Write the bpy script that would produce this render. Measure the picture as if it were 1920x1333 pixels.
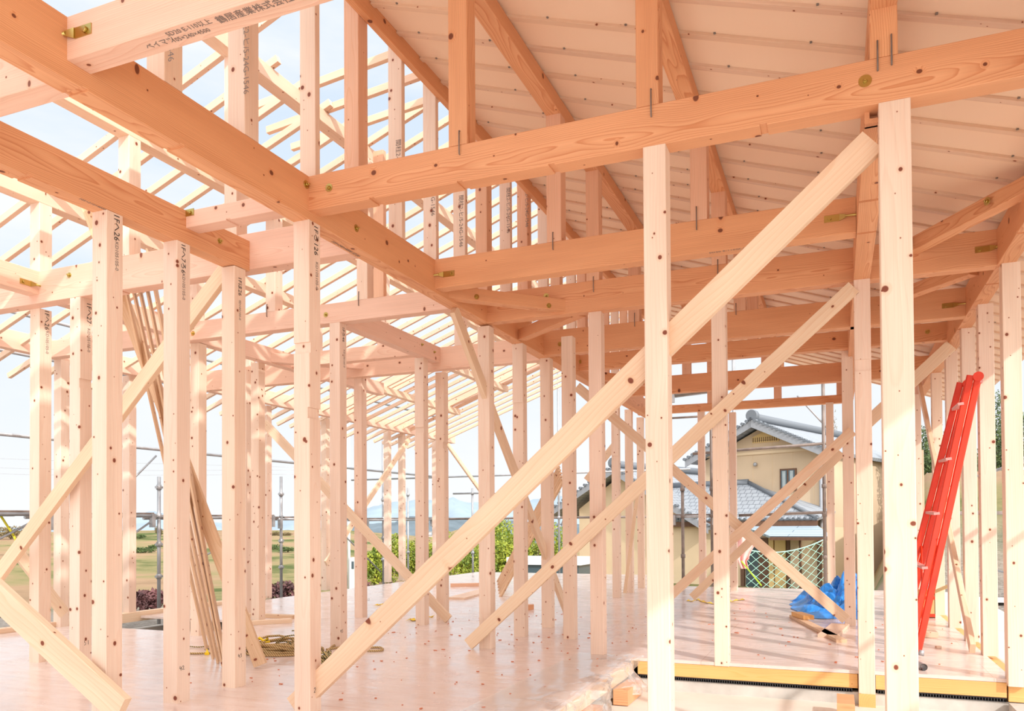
import bpy, bmesh, math, random
from mathutils import Vector, Matrix
from math import sin, cos, radians, pi
random.seed(7)
for o in list(bpy.data.objects): bpy.data.objects.remove(o)
SC = bpy.context.scene
COL = SC.collection

# ---------------------------------------------------------------- camera
F, CY, PI_, RO, YW, HC = 1489.8, 965.3, 0.0152, -0.0061, -0.3875, 1.014
fw = Vector((sin(YW)*cos(PI_), cos(YW)*cos(PI_), sin(PI_)))
_rt = Vector((cos(YW), -sin(YW), 0)); _up = _rt.cross(fw)
rt = _rt*cos(RO) + _up*sin(RO); up = -_rt*sin(RO) + _up*cos(RO)
CAMP = Vector((0, 0, HC))
cd = bpy.data.cameras.new('camera'); cam = bpy.data.objects.new('camera', cd); COL.objects.link(cam)
m = Matrix((rt, up, -fw)).transposed().to_4x4(); m.translation = CAMP
cam.matrix_world = m
cd.sensor_width = 36; cd.lens = F/1920*36; cd.shift_y = (CY-666.5)/1920
cd.clip_start = .05; cd.clip_end = 9000
SC.camera = cam
def ray(x, y): return rt*((x-960)/F) + up*((CY-y)/F) + fw
def at(x, y, ax, v):
    """point seen at photo coordinates (x, y) on the plane axis ax = v"""
    d = ray(x, y); return CAMP + d*((v-CAMP[ax])/d[ax])

# ---------------------------------------------------------------- light
SC.view_settings.view_transform = 'Standard'; SC.view_settings.look = 'None'
SC.view_settings.gamma = 1; SC.view_settings.use_curve_mapping = False
SC.view_settings.exposure = 0.3
SUN = Vector((.78, -.62, .63)).normalized()
sd = bpy.data.lights.new('sun', 'SUN'); sun = bpy.data.objects.new('sun', sd); COL.objects.link(sun)
sun.rotation_euler = SUN.to_track_quat('Z', 'Y').to_euler()
sd.energy = 2.5; sd.angle = radians(.9); sd.color = (1, .965, .92)
w = bpy.data.worlds.new('sky'); SC.world = w; w.use_nodes = True
nt = w.node_tree; nt.nodes.clear()
def N(nt, t, **k):
    n = nt.nodes.new(t)
    for a, b in k.items(): setattr(n, a, b)
    return n
def mathn(nt, op, a, b=None, clamp=False):
    n = N(nt, 'ShaderNodeMath', operation=op, use_clamp=clamp)
    for i, v in enumerate((a, b)):
        if v is None: continue
        if isinstance(v, (int, float)): n.inputs[i].default_value = v
        else: nt.links.new(v, n.inputs[i])
    return n.outputs[0]
def ramp(nt, fac, stops, interp='LINEAR'):
    n = N(nt, 'ShaderNodeValToRGB'); e = n.color_ramp.elements; n.color_ramp.interpolation = interp
    while len(e) < len(stops): e.new(.5)
    for i, (p, c) in enumerate(stops):
        e[i].position = p; e[i].color = (*c, 1) if len(c) == 3 else c
    nt.links.new(fac, n.inputs[0]); return n.outputs[0]
def mixc(nt, fac, a, b, mode='MIX'):
    n = N(nt, 'ShaderNodeMix', data_type='RGBA', blend_type=mode)
    for i, v in ((0, fac), (6, a), (7, b)):
        if isinstance(v, (int, float)): n.inputs[i].default_value = v
        elif isinstance(v, tuple): n.inputs[i].default_value = (*v, 1)
        else: nt.links.new(v, n.inputs[i])
    return n.outputs[2]
tc = N(nt, 'ShaderNodeTexCoord'); sep = N(nt, 'ShaderNodeSeparateXYZ'); nt.links.new(tc.outputs['Generated'], sep.inputs[0])
grad = ramp(nt, sep.outputs[2], [(0, (.80, .81, .81)), (.05, (.79, .81, .83)), (.28, (.64, .73, .83)), (.58, (.56, .67, .80)), (.75, (1.1, 1.1, 1.12)), (1, (1.2, 1.2, 1.22))])  # top stops, above the view, are brightened as added fill light
mp = N(nt, 'ShaderNodeMapping'); mp.inputs['Scale'].default_value = (1, 1, 3.2); nt.links.new(tc.outputs['Generated'], mp.inputs[0])
nz = N(nt, 'ShaderNodeTexNoise'); nz.inputs['Scale'].default_value = 2.6; nz.inputs['Detail'].default_value = 7; nz.inputs['Roughness'].default_value = .55
nt.links.new(mp.outputs[0], nz.inputs[0])
cl = ramp(nt, nz.outputs[0], [(.42, (0, 0, 0)), (.66, (1, 1, 1))])
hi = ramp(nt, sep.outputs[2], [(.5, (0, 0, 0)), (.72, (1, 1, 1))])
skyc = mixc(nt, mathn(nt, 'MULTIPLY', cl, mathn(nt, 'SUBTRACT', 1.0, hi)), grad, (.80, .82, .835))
# added glow around the sun, behind the camera, as fill for the interior
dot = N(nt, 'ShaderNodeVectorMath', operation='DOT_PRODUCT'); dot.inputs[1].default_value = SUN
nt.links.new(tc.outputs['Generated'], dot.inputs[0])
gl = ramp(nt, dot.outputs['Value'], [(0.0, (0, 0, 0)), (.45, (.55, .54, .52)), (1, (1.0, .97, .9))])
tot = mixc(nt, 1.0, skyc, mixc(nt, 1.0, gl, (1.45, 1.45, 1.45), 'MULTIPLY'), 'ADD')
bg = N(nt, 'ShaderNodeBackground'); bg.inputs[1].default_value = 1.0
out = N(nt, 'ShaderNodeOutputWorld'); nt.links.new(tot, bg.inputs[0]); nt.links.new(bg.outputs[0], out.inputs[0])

# ---------------------------------------------------------------- materials
def newmat(name):
    m = bpy.data.materials.new(name); m.use_nodes = True; n = m.node_tree; n.nodes.clear()
    b = N(n, 'ShaderNodeBsdfPrincipled'); o = N(n, 'ShaderNodeOutputMaterial'); n.links.new(b.outputs[0], o.inputs[0])
    return m, n, b
def srgb(r, g, b):
    f = lambda c: ((c/255+.055)/1.055)**2.4 if c > 10 else c/255/12.92
    return (f(r), f(g), f(b))
def plain(name, c, rough=.6, metal=0, spec=.5, noise=0, nscale=8):
    m, n, b = newmat(name)
    b.inputs['Roughness'].default_value = rough; b.inputs['Metallic'].default_value = metal
    b.inputs['Specular IOR Level'].default_value = spec
    if noise:
        t = N(n, 'ShaderNodeTexCoord'); z = N(n, 'ShaderNodeTexNoise'); z.inputs['Scale'].default_value = nscale; z.inputs['Detail'].default_value = 6
        n.links.new(t.outputs['Object'], z.inputs[0])
        d = tuple(max(0, x*(1-noise)) for x in c); u = tuple(min(1, x*(1+noise)) for x in c)
        n.links.new(ramp(n, z.outputs[0], [(.3, d), (.7, u)]), b.inputs['Base Color'])
    else: b.inputs['Base Color'].default_value = (*c, 1)
    return m
def wood(name, light, dark, knotc, knots=.5, ring=26, kscale=1.0, rough=.55, contrast=.5, cen=(.0525, .0525), krad=.010):
    """grain runs along local X; figure and knots differ from piece to piece"""
    m, n, b = newmat(name)
    t = N(n, 'ShaderNodeTexCoord'); oi = N(n, 'ShaderNodeObjectInfo')
    off = N(n, 'ShaderNodeVectorMath', operation='MULTIPLY_ADD')
    cmb = N(n, 'ShaderNodeCombineXYZ')
    for i, k in enumerate((37.0, 3.1, 5.3)): n.links.new(mathn(n, 'MULTIPLY', oi.outputs['Random'], k), cmb.inputs[i])
    ad = N(n, 'ShaderNodeVectorMath', operation='ADD'); n.links.new(t.outputs['Object'], ad.inputs[0]); n.links.new(cmb.outputs[0], ad.inputs[1])
    # warp
    mp = N(n, 'ShaderNodeMapping'); mp.inputs['Scale'].default_value = (.9, 5, 5); n.links.new(ad.outputs[0], mp.inputs[0])
    wn = N(n, 'ShaderNodeTexNoise'); wn.inputs['Scale'].default_value = 1.3; wn.inputs['Detail'].default_value = 2; n.links.new(mp.outputs[0], wn.inputs[0])
    # knots: branches radiating from the heart of the piece, two independent layers
    so = N(n, 'ShaderNodeSeparateXYZ'); n.links.new(t.outputs['Object'], so.inputs[0])
    kn = halo = None
    for li, cell in enumerate((.105/kscale, .067/kscale)):
        q = mathn(n, 'DIVIDE', mathn(n, 'ADD', so.outputs[0], mathn(n, 'MULTIPLY', oi.outputs['Random'], 31.7+li*11)), cell)
        cellid = mathn(n, 'FLOOR', q); fx = mathn(n, 'SUBTRACT', q, cellid)
        wh = N(n, 'ShaderNodeTexWhiteNoise', noise_dimensions='2D'); cv = N(n, 'ShaderNodeCombineXYZ'); n.links.new(cellid, cv.inputs[0])
        n.links.new(mathn(n, 'MULTIPLY', oi.outputs['Random'], 97.0+li), cv.inputs[1]); n.links.new(cv.outputs[0], wh.inputs['Vector'])
        sc = N(n, 'ShaderNodeSeparateColor'); n.links.new(wh.outputs['Color'], sc.inputs[0])
        th = mathn(n, 'MULTIPLY', sc.outputs[0], 2*pi)
        c_, s_ = mathn(n, 'COSINE', th), mathn(n, 'SINE', th)
        dy = mathn(n, 'SUBTRACT', so.outputs[1], cen[0]); dz = mathn(n, 'SUBTRACT', so.outputs[2], cen[1])
        side = mathn(n, 'SUBTRACT', mathn(n, 'MULTIPLY', dz, c_), mathn(n, 'MULTIPLY', dy, s_))
        fwd = mathn(n, 'GREATER_THAN', mathn(n, 'ADD', mathn(n, 'MULTIPLY', dy, c_), mathn(n, 'MULTIPLY', dz, s_)), 0)
        dx = mathn(n, 'MULTIPLY', mathn(n, 'SUBTRACT', fx, mathn(n, 'MULTIPLY_ADD', sc.outputs[1], .5)), cell/1.25)
        dx.node.inputs[0].links[0].from_node.inputs[1].links[0].from_node.inputs[2].default_value = .25
        dist = mathn(n, 'SQRT', mathn(n, 'ADD', mathn(n, 'MULTIPLY', dx, dx), mathn(n, 'MULTIPLY', side, side)))
        pw = mathn(n, 'POWER', sc.outputs[2], 2.2)
        rad = mathn(n, 'MULTIPLY_ADD', pw, krad); rad.node.inputs[2].default_value = .0025
        rel = mathn(n, 'DIVIDE', dist, rad)
        wh2 = N(n, 'ShaderNodeTexWhiteNoise', noise_dimensions='1D'); n.links.new(mathn(n, 'ADD', cellid, mathn(n, 'MULTIPLY', oi.outputs['Random'], 53.0)), wh2.inputs['W'])
        has = mathn(n, 'MULTIPLY', mathn(n, 'LESS_THAN', wh2.outputs['Value'], knots), fwd)
        k1 = mathn(n, 'MULTIPLY', ramp(n, rel, [(.72, (1, 1, 1)), (1.0, (0, 0, 0))]), has)
        h1 = mathn(n, 'MULTIPLY', ramp(n, mathn(n, 'MULTIPLY', rel, .4), [(.3, (1, 1, 1)), (.85, (0, 0, 0))]), has)
        kn = k1 if kn is None else mathn(n, 'MAXIMUM', kn, k1); halo = h1 if halo is None else mathn(n, 'MAXIMUM', halo, h1)
    # rings: distance from a wandering pith line
    sp = N(n, 'ShaderNodeSeparateXYZ'); n.links.new(t.outputs['Object'], sp.inputs[0])
    yy = mathn(n, 'ADD', sp.outputs[1], mathn(n, 'MULTIPLY', mathn(n, 'SUBTRACT', oi.outputs['Random'], .5), .25))
    r1 = mathn(n, 'FRACT', mathn(n, 'MULTIPLY', oi.outputs['Random'], 17.3))
    zz = mathn(n, 'ADD', sp.outputs[2], mathn(n, 'MULTIPLY', mathn(n, 'SUBTRACT', r1, .5), .30))
    rr = mathn(n, 'SQRT', mathn(n, 'ADD', mathn(n, 'MULTIPLY', yy, yy), mathn(n, 'MULTIPLY', zz, zz)))
    wob = mathn(n, 'MULTIPLY', mathn(n, 'SUBTRACT', wn.outputs[0], .5), .075)
    rr = mathn(n, 'ADD', rr, wob)
    rr = mathn(n, 'ADD', rr, mathn(n, 'MULTIPLY', halo, .012))
    ph = mathn(n, 'FRACT', mathn(n, 'MULTIPLY', rr, ring*4.5))
    rg = ramp(n, ph, [(0, (0, 0, 0)), (.68, (.35, .35, .35)), (.93, (1, 1, 1)), (1, (0, 0, 0))])
    # fine fibres
    mf = N(n, 'ShaderNodeMapping'); mf.inputs['Scale'].default_value = (3, 260, 260); n.links.new(ad.outputs[0], mf.inputs[0])
    fn = N(n, 'ShaderNodeTexNoise'); fn.inputs['Scale'].default_value = 1; fn.inputs['Detail'].default_value = 2; n.links.new(mf.outputs[0], fn.inputs[0])
    base = mixc(n, mathn(n, 'MULTIPLY', rg, contrast), light, dark)
    # broad heartwood / sapwood tone inside each piece
    tone = ramp(n, wn.outputs[0], [(.35, (1.05, 1.05, 1.04)), (.65, (.93, .88, .84))])
    base = mixc(n, .7, base, tone, 'MULTIPLY')
    fib = ramp(n, fn.outputs[0], [(.3, (.93, .92, .9)), (.7, (1.05, 1.05, 1.05))])
    base = mixc(n, .8, base, fib, 'MULTIPLY')
    # per-piece tint
    pt = ramp(n, mathn(n, 'FRACT', mathn(n, 'MULTIPLY', oi.outputs['Random'], 7.7)), [(0, (1.04, 1.0, .94)), (.5, (1, 1, 1)), (1, (1.0, .93, .90))])
    base = mixc(n, .8, base, pt, 'MULTIPLY')
    base = mixc(n, mathn(n, 'MULTIPLY', halo, .45), base, tuple(a*.8+b_*.2 for a, b_ in zip((light[0], light[1]*.72, light[2]*.5), knotc)))
    base = mixc(n, mathn(n, 'MULTIPLY', kn, .95), base, knotc)
    n.links.new(base, b.inputs['Base Color'])
    b.inputs['Roughness'].default_value = rough; b.inputs['Specular IOR Level'].default_value = .35
    bp = N(n, 'ShaderNodeBump'); bp.inputs['Strength'].default_value = .12; bp.inputs['Distance'].default_value = .002
    n.links.new(rg, bp.inputs['Height']); n.links.new(bp.outputs[0], b.inputs['Normal'])
    return m
KN = srgb(120, 48, 22)
M = {
 'post': wood('cypress_post', (.845, .675, .56), (.80, .575, .455), KN, knots=.8, ring=16, contrast=.5),
 'beam': wood('douglas_fir_beam', (.79, .42, .225), (.63, .26, .115), srgb(110, 55, 35), knots=.30, ring=34, contrast=1.0, cen=(.0525, .11), krad=.014),
 'beamP': wood('pink_fir_beam', (.84, .585, .46), (.76, .44, .32), srgb(120, 62, 42), knots=.35, ring=30, contrast=.65, cen=(.0525, .11), krad=.012),
 'stud': wood('cedar_stud', (.80, .50, .35), (.73, .39, .23), KN, knots=.35, ring=24, contrast=.6),
 'brace': wood('cedar_brace', (.83, .64, .47), (.78, .52, .33), KN, knots=.35, ring=13, kscale=.5, contrast=.6, cen=(.05, .02), krad=.014),
 'rafter': wood('cedar_rafter', (.80, .60, .46), (.74, .50, .35), KN, knots=.3, ring=22, contrast=.5, cen=(.02, .02), krad=.006),
 'sill': wood('treated_sill', (.80, .465, .18), (.74, .36, .10), srgb(150, 70, 20), knots=.4, ring=18, contrast=.6, cen=(.06, .05)),
 'plank': wood('old_plank', (.72, .50, .33), (.62, .38, .21), KN, knots=.5, ring=22, contrast=.7, cen=(.045, .007)),
 'zinc': plain('yellow_zinc', (.55, .42, .14), .28, 1),
 'steel': plain('galvanised_steel', (.42, .42, .43), .45, .6, noise=.15),
 'rust': plain('brown_steel', (.23, .18, .155), .6, .3, noise=.25),
 'ink': plain('ink', (.035, .03, .03), .7),
 'stamp': plain('faded_ink', (.22, .17, .15), .8),
 'red': plain('red_paint', (.78, .045, .015), .35, 0, .5, noise=.12, nscale=3),
 'pink': plain('worn_rung', (.75, .33, .30), .5),
 'white': plain('white_paint', (.8, .8, .8), .5),
 'black': plain('black_plastic', (.02, .02, .022), .5),
 'insul': plain('insulation_foam', (.80, .60, .45), .75, 0, .25, noise=.02, nscale=3),
 'tape': plain('grey_clip', (.22, .19, .17), .6),
}
# ---------------------------------------------------------------- helpers
def mesh(name, bm, mat, parent=None):
    me = bpy.data.meshes.new(name); bm.normal_update(); bm.to_mesh(me); bm.free()
    if isinstance(mat, (list, tuple)):
        for k in mat: me.materials.append(k)
    elif mat: me.materials.append(mat)
    o = bpy.data.objects.new(name, me); COL.objects.link(o)
    if parent: o.parent = parent
    return o
def tag(o, label=None, cat=None, group=None, kind=None):
    if label: o['label'] = label
    if cat: o['category'] = cat
    if group: o['group'] = group
    if kind: o['kind'] = kind
    return o
def frame(o, org, xd, yd):
    x = Vector(xd).normalized(); y = Vector(yd); y = (y-x*y.dot(x)).normalized(); z = x.cross(y)
    mm = Matrix((x, y, z)).transposed().to_4x4(); mm.translation = Vector(org); o.matrix_world = mm; return o
def prism(L, w, h, ch=.003, cuts=()):
    """bar along X, section y 0..w, z 0..h, with small chamfers; cuts = (s0, s1, (y0,y1,z0,z1) insets)"""
    bm = bmesh.new(); st = [(0, (0, 0, 0, 0))]
    for s0, s1, ins in sorted(cuts): st += [(s0, (0, 0, 0, 0)), (s0, ins), (s1, ins), (s1, (0, 0, 0, 0))]
    st.append((L, (0, 0, 0, 0)))
    rings = []
    for s, (a, b, c, d) in st:
        y0, y1, z0, z1 = a, w-b, c, h-d; k = ch
        pts = [(y0+k, z0), (y1-k, z0), (y1, z0+k), (y1, z1-k), (y1-k, z1), (y0+k, z1), (y0, z1-k), (y0, z0+k)]
        rings.append([bm.verts.new((s, p, q)) for p, q in pts])
    for A, B in zip(rings, rings[1:]):
        for i in range(8):
            j = (i+1) % 8
            try: bm.faces.new((A[i], A[j], B[j], B[i]))
            except ValueError: pass
    bm.faces.new(rings[0][::-1]); bm.faces.new(rings[-1])
    bmesh.ops.recalc_face_normals(bm, faces=bm.faces)
    return bm
def bar(name, org, xd, yd, L, w, h, mat, label=None, cat=None, group=None, parent=None, ch=.003, cuts=(), kind=None):
    o = mesh(name, prism(L, w, h, ch, cuts), mat)
    frame(o, org, xd, yd)
    if parent: o.parent = parent; o.matrix_parent_inverse = parent.matrix_world.inverted()
    return tag(o, label, cat, group, kind)
def own(child, parent):
    child.parent = parent; child.matrix_parent_inverse = parent.matrix_world.inverted(); return child
W = .105; ZT = 2.957; ZP = 2.717
# post: X = right face, Y = front face
def post(X, Y, z1, label, z0=0, w=W, d=W, mat='post', name='timber_post', cat='post', group=None, cuts=()):
    return bar(name, (X-w, Y, z0), (0, 0, 1), (1, 0, 0), z1-z0, w, d, M[mat], label, cat, group, cuts=cuts)
def beamx(Y, x0, x1, zb, zt, label, w=W, mat='beam', name='timber_beam', cat='beam', group=None, cuts=()):
    # local: X along +x, Y = depth, Z = up
    return bar(name, (x0, Y, zb), (1, 0, 0), (0, 1, 0), x1-x0, w, zt-zb, M[mat], label, cat, group, cuts=cuts)
def beamy(X, y0, y1, zb, zt, label, w=W, mat='beam', name='timber_beam', cat='beam', group=None, cuts=()):
    return bar(name, (X, y0, zb), (0, 1, 0), (-1, 0, 0), y1-y0, w, zt-zb, M[mat], label, cat, group, cuts=cuts)
def brace_between(A, B, wdir, width, thick, tdir, label, mat='brace', name='diagonal_brace', cat='brace', group=None):
    """A, B = centre line ends of the near face; thick runs along tdir"""
    A = Vector(A); B = Vector(B); x = (B-A).normalized(); t = Vector(tdir).normalized()
    wd = x.cross(t).normalized()
    if wd.dot(Vector(wdir)) < 0: wd = -wd
    org = A - wd*width/2
    o = mesh(name, prism((B-A).length, width, thick, .002), M[mat])
    mm = Matrix((x, wd, t)).transposed().to_4x4(); mm.translation = org
    if mm.to_3x3().determinant() < 0:
        mm = Matrix((x, -wd, t)).transposed().to_4x4(); mm.translation = A + wd*width/2
    o.matrix_world = mm
    return tag(o, label, cat, group)
def cyl(bm, p0, p1, r0, r1=None, seg=10, cap=True):
    p0 = Vector(p0); p1 = Vector(p1); r1 = r0 if r1 is None else r1
    d = (p1-p0).normalized(); a = d.orthogonal().normalized(); b = d.cross(a)
    A = [bm.verts.new(p0+(a*cos(2*pi*i/seg)+b*sin(2*pi*i/seg))*r0) for i in range(seg)]
    B = [bm.verts.new(p1+(a*cos(2*pi*i/seg)+b*sin(2*pi*i/seg))*r1) for i in range(seg)]
    for i in range(seg): bm.faces.new((A[i], A[(i+1) % seg], B[(i+1) % seg], B[i])).smooth = True
    if cap: bm.faces.new(A[::-1]); bm.faces.new(B)
def box(bm, lo, hi):
    v = [bm.verts.new((x, y, z)) for x in (lo[0], hi[0]) for y in (lo[1], hi[1]) for z in (lo[2], hi[2])]
    for f in ((0, 1, 3, 2), (4, 6, 7, 5), (0, 4, 5, 1), (2, 3, 7, 6), (0, 2, 6, 4), (1, 5, 7, 3)): bm.faces.new([v[i] for i in f])
def tube(pts, r, seg=6, bm=None):
    bm = bm or bmesh.new(); prev = None; a = None
    for i, p in enumerate(pts):
        p = Vector(p); q = Vector(pts[min(i+1, len(pts)-1)])-Vector(pts[max(i-1, 0)]); q.normalize()
        a = (a-q*a.dot(q)) if a else q.orthogonal()
        if a.length < 1e-6: a = q.orthogonal()
        a.normalize(); b = q.cross(a)
        ring = [bm.verts.new(p+(a*cos(2*pi*k/seg)+b*sin(2*pi*k/seg))*r) for k in range(seg)]
        if prev:
            for k in range(seg): bm.faces.new((prev[k], prev[(k+1) % seg], ring[(k+1) % seg], ring[k])).smooth = True
        else: bm.faces.new(ring[::-1])
        prev = ring
    bm.faces.new(prev); return bm
# hardware
def bolt(parent, p, n, r=.022, label=None):
    """round washer and hex nut, on a face with normal n"""
    p = Vector(p); n = Vector(n).normalized(); bm = bmesh.new()
    cyl(bm, p, p+n*.003, r, seg=20); cyl(bm, p+n*.003, p+n*.013, .011, .010, seg=6); cyl(bm, p+n*.013, p+n*.022, .006, seg=8)
    return own(mesh('washer_bolt', bm, M['zinc']), parent)
def staple(parent, x, y, z0, z1, r=.0035):
    bm = tube([(x, y+.004, z1), (x, y-.008, z1), (x, y-.009, (z0+z1)/2), (x, y-.008, z0), (x, y+.004, z0)], r)
    return own(mesh('iron_staple', bm, M['rust']), parent)
def hanger(parent, P, along, n):
    """strap bolt: flat plate on the beam face at P, rod running 'along' to the crossing beam"""
    P = Vector(P); a = Vector(along).normalized(); n = Vector(n).normalized(); z = a.cross(n)
    bm = bmesh.new()
    q = [P - z*.02, P + z*.02, P + z*.02 + a*.085, P - z*.02 + a*.085]
    lo = [bm.verts.new(v) for v in q]; hi = [bm.verts.new(v+n*.004) for v in q]
    bm.faces.new(lo[::-1]); bm.faces.new(hi)
    for i in range(4): bm.faces.new((lo[i], lo[(i+1) % 4], hi[(i+1) % 4], hi[i]))
    # taper, then rod
    b = P + a*.085 + n*.002
    c = P + a*.125 + n*.014
    bq = [b-z*.02, b+z*.02, c+z*.008, c-z*.008]
    v0 = [bm.verts.new(v) for v in bq]; v1 = [bm.verts.new(v+n*.006) for v in bq]
    bm.faces.new(v0[::-1]); bm.faces.new(v1)
    for i in range(4): bm.faces.new((v0[i], v0[(i+1) % 4], v1[(i+1) % 4], v1[i]))
    cyl(bm, c-a*.01+n*.003, P+a*.235+n*.014, .007, seg=10)
    cyl(bm, P+a*.03+n*.004, P+a*.03+n*.014, .012, seg=6)
    bmesh.ops.recalc_face_normals(bm, faces=bm.faces)
    return own(mesh('strap_bolt', bm, M['zinc']), parent)
def text(parent, s, P, xd, yd, size, mat='ink', name='pen_mark', off=.0012):
    """writing laid on a face: runs along xd, letters stand along yd"""
    cu = bpy.data.curves.new('t', 'FONT'); cu.body = s; cu.size = size; cu.extrude = .0002; cu.resolution_u = 2
    o = bpy.data.objects.new('t', cu); COL.objects.link(o)
    dg = bpy.context.evaluated_depsgraph_get()
    me = bpy.data.meshes.new_from_object(o.evaluated_get(dg)); bpy.data.objects.remove(o)
    me.materials.clear(); me.materials.append(M[mat])
    t = bpy.data.objects.new(name, me); COL.objects.link(t)
    x = Vector(xd).normalized(); y = Vector(yd).normalized(); z = x.cross(y)
    mm = Matrix((x, y, z)).transposed().to_4x4(); mm.translation = Vector(P)+z*off; t.matrix_world = mm
    return own(t, parent)
def pen(parent, strokes, P, xd, yd, size, r=.0016):
    """hand-drawn strokes in a unit square on a face"""
    x = Vector(xd).normalized()*size; y = Vector(yd).normalized()*size; n = x.cross(y).normalized(); bm = bmesh.new()
    for st in strokes: tube([Vector(P)+x*a+y*b+n*.0005 for a, b in st], r, 4, bm)
    return own(mesh('pen_mark', bm, M['ink']), parent)
DIG = {'4': [[(.25, .95), (.1, .45), (.65, .5)], [(.55, .8), (.45, .05)]], '2': [[(.1, .75), (.35, .95), (.55, .7), (.1, .1), (.7, .15)]],
 '3': [[(.1, .9), (.5, .9), (.3, .6), (.55, .35), (.1, .05)]], '5': [[(.6, .95), (.2, .95), (.15, .55), (.5, .5), (.45, .1), (.1, .05)]],
 '1': [[(.3, .95), (.3, .05)]], '8': [[(.6, .85), (.2, .85), (.5, .4), (.2, .1), (.15, .35), (.6, .85), (1.1, 1.0)]], '7': [[(.1, .9), (.6, .9), (.3, .05)]]}
def pennum(parent, s, P, xd, yd, size):
    st = []
    for i, c in enumerate(s): st += [[(a+i*.75, b) for a, b in l] for l in DIG[c]]
    return pen(parent, st, P, xd, yd, size)
ORD = ['first', 'second', 'third', 'fourth', 'fifth', 'sixth', 'seventh', 'eighth', 'ninth', 'tenth', 'eleventh', 'twelfth', 'thirteenth', 'fourteenth', 'fifteenth', 'sixteenth', 'seventeenth', 'eighteenth', 'nineteenth', 'twentieth']
for _t in ('twenty', 'thirty', 'forty', 'fifty'):
    ORD += [_t+'-'+a for a in ORD[:9]] + [{'twenty': 'thirtieth', 'thirty': 'fortieth', 'forty': 'fiftieth', 'fifty': 'sixtieth'}[_t]]

# ================================================================ FLOOR, SILLS, FOUNDATION
def floor_material():
    m, n, b = newmat('vinyl_covered_plywood')
    t = N(n, 'ShaderNodeTexCoord')
    mp = N(n, 'ShaderNodeMapping'); mp.inputs['Scale'].default_value = (2.2, 9, 1); mp.inputs['Rotation'].default_value = (0, 0, .0); n.links.new(t.outputs['Object'], mp.inputs[0])
    z = N(n, 'ShaderNodeTexNoise'); z.inputs['Scale'].default_value = 1.6; z.inputs['Detail'].default_value = 8; z.inputs['Roughness'].default_value = .65; n.links.new(mp.outputs[0], z.inputs[0])
    c = ramp(n, z.outputs[0], [(.30, srgb(218, 192, 180)), (.48, srgb(226, 205, 195)), (.7, srgb(232, 214, 206))])
    # panel joints, 0.95 x 1.9 m sheets
    br = N(n, 'ShaderNodeTexBrick'); br.inputs['Scale'].default_value = 1; br.inputs['Brick Width'].default_value = 1.9; br.inputs['Row Height'].default_value = .95; br.inputs['Mortar Size'].default_value = .0025
    br.inputs['Color1'].default_value = (1, 1, 1, 1); br.inputs['Color2'].default_value = (.955, .95, .95, 1); br.inputs['Mortar'].default_value = (.78, .7, .66, 1)
    n.links.new(t.outputs['Object'], br.inputs[0])
    c = mixc(n, .9, c, br.outputs[0], 'MULTIPLY')
    n.links.new(c, b.inputs['Base Color'])
    z2 = N(n, 'ShaderNodeTexNoise'); z2.inputs['Scale'].default_value = 3.5; z2.inputs['Detail'].default_value = 6; n.links.new(t.outputs['Object'], z2.inputs[0])
    n.links.new(ramp(n, z2.outputs[0], [(.35, (.12, .12, .12)), (.7, (.30, .30, .30))]), b.inputs['Roughness'])
    b.inputs['Specular IOR Level'].default_value = .55
    mw = N(n, 'ShaderNodeMapping'); mw.inputs['Scale'].default_value = (1, 3.2, 1); mw.inputs['Rotation'].default_value = (0, 0, .35); n.links.new(t.outputs['Object'], mw.inputs[0])
    z3 = N(n, 'ShaderNodeTexNoise'); z3.inputs['Scale'].default_value = 4; z3.inputs['Detail'].default_value = 5; n.links.new(mw.outputs[0], z3.inputs[0])
    bp = N(n, 'ShaderNodeBump'); bp.inputs['Strength'].default_value = .22; bp.inputs['Distance'].default_value = .02
    n.links.new(z3.outputs[0], bp.inputs['Height']); n.links.new(bp.outputs[0], b.inputs['Normal'])
    return m
M['floor'] = floor_material()
def slab(bm, poly, z0, z1):
    lo = [bm.verts.new((x, y, z0)) for x, y in poly]; hi = [bm.verts.new((x, y, z1)) for x, y in poly]
    bm.faces.new(hi); bm.faces.new(lo[::-1])
    for i in range(len(poly)):
        j = (i+1) % len(poly); bm.faces.new((lo[i], lo[j], hi[j], hi[i]))
bm = bmesh.new()
SY = 6.05
slab(bm, [(-7.55, -2), (-1.47, -2), (-1.47, SY), (-5.72, SY), (-7.55, SY)], -.024, 0)
slab(bm, [(-5.72, SY), (1.06, SY), (1.06, 13.5), (-3.1, 13.5), (-3.1, 16.4), (-7.55, 16.4), (-7.55, 6.98), (-5.72, 6.98)], -.024, 0)
fl = tag(mesh('floor', bm, M['floor']), 'pinkish plywood subfloor under clear vinyl', kind='structure')
M['concrete'] = plain('concrete', srgb(196, 190, 182), .85, noise=.16, nscale=7)
M['slabc'] = plain('concrete_slab', srgb(226, 216, 204), .9, noise=.07, nscale=3)
bm = bmesh.new(); box(bm, (-7.7, -2, -.62), (2.2, 16.6, -.24))
tag(mesh('floor', bm, M['slabc']), 'pale concrete ground slab under the raised floor', kind='structure')
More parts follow.
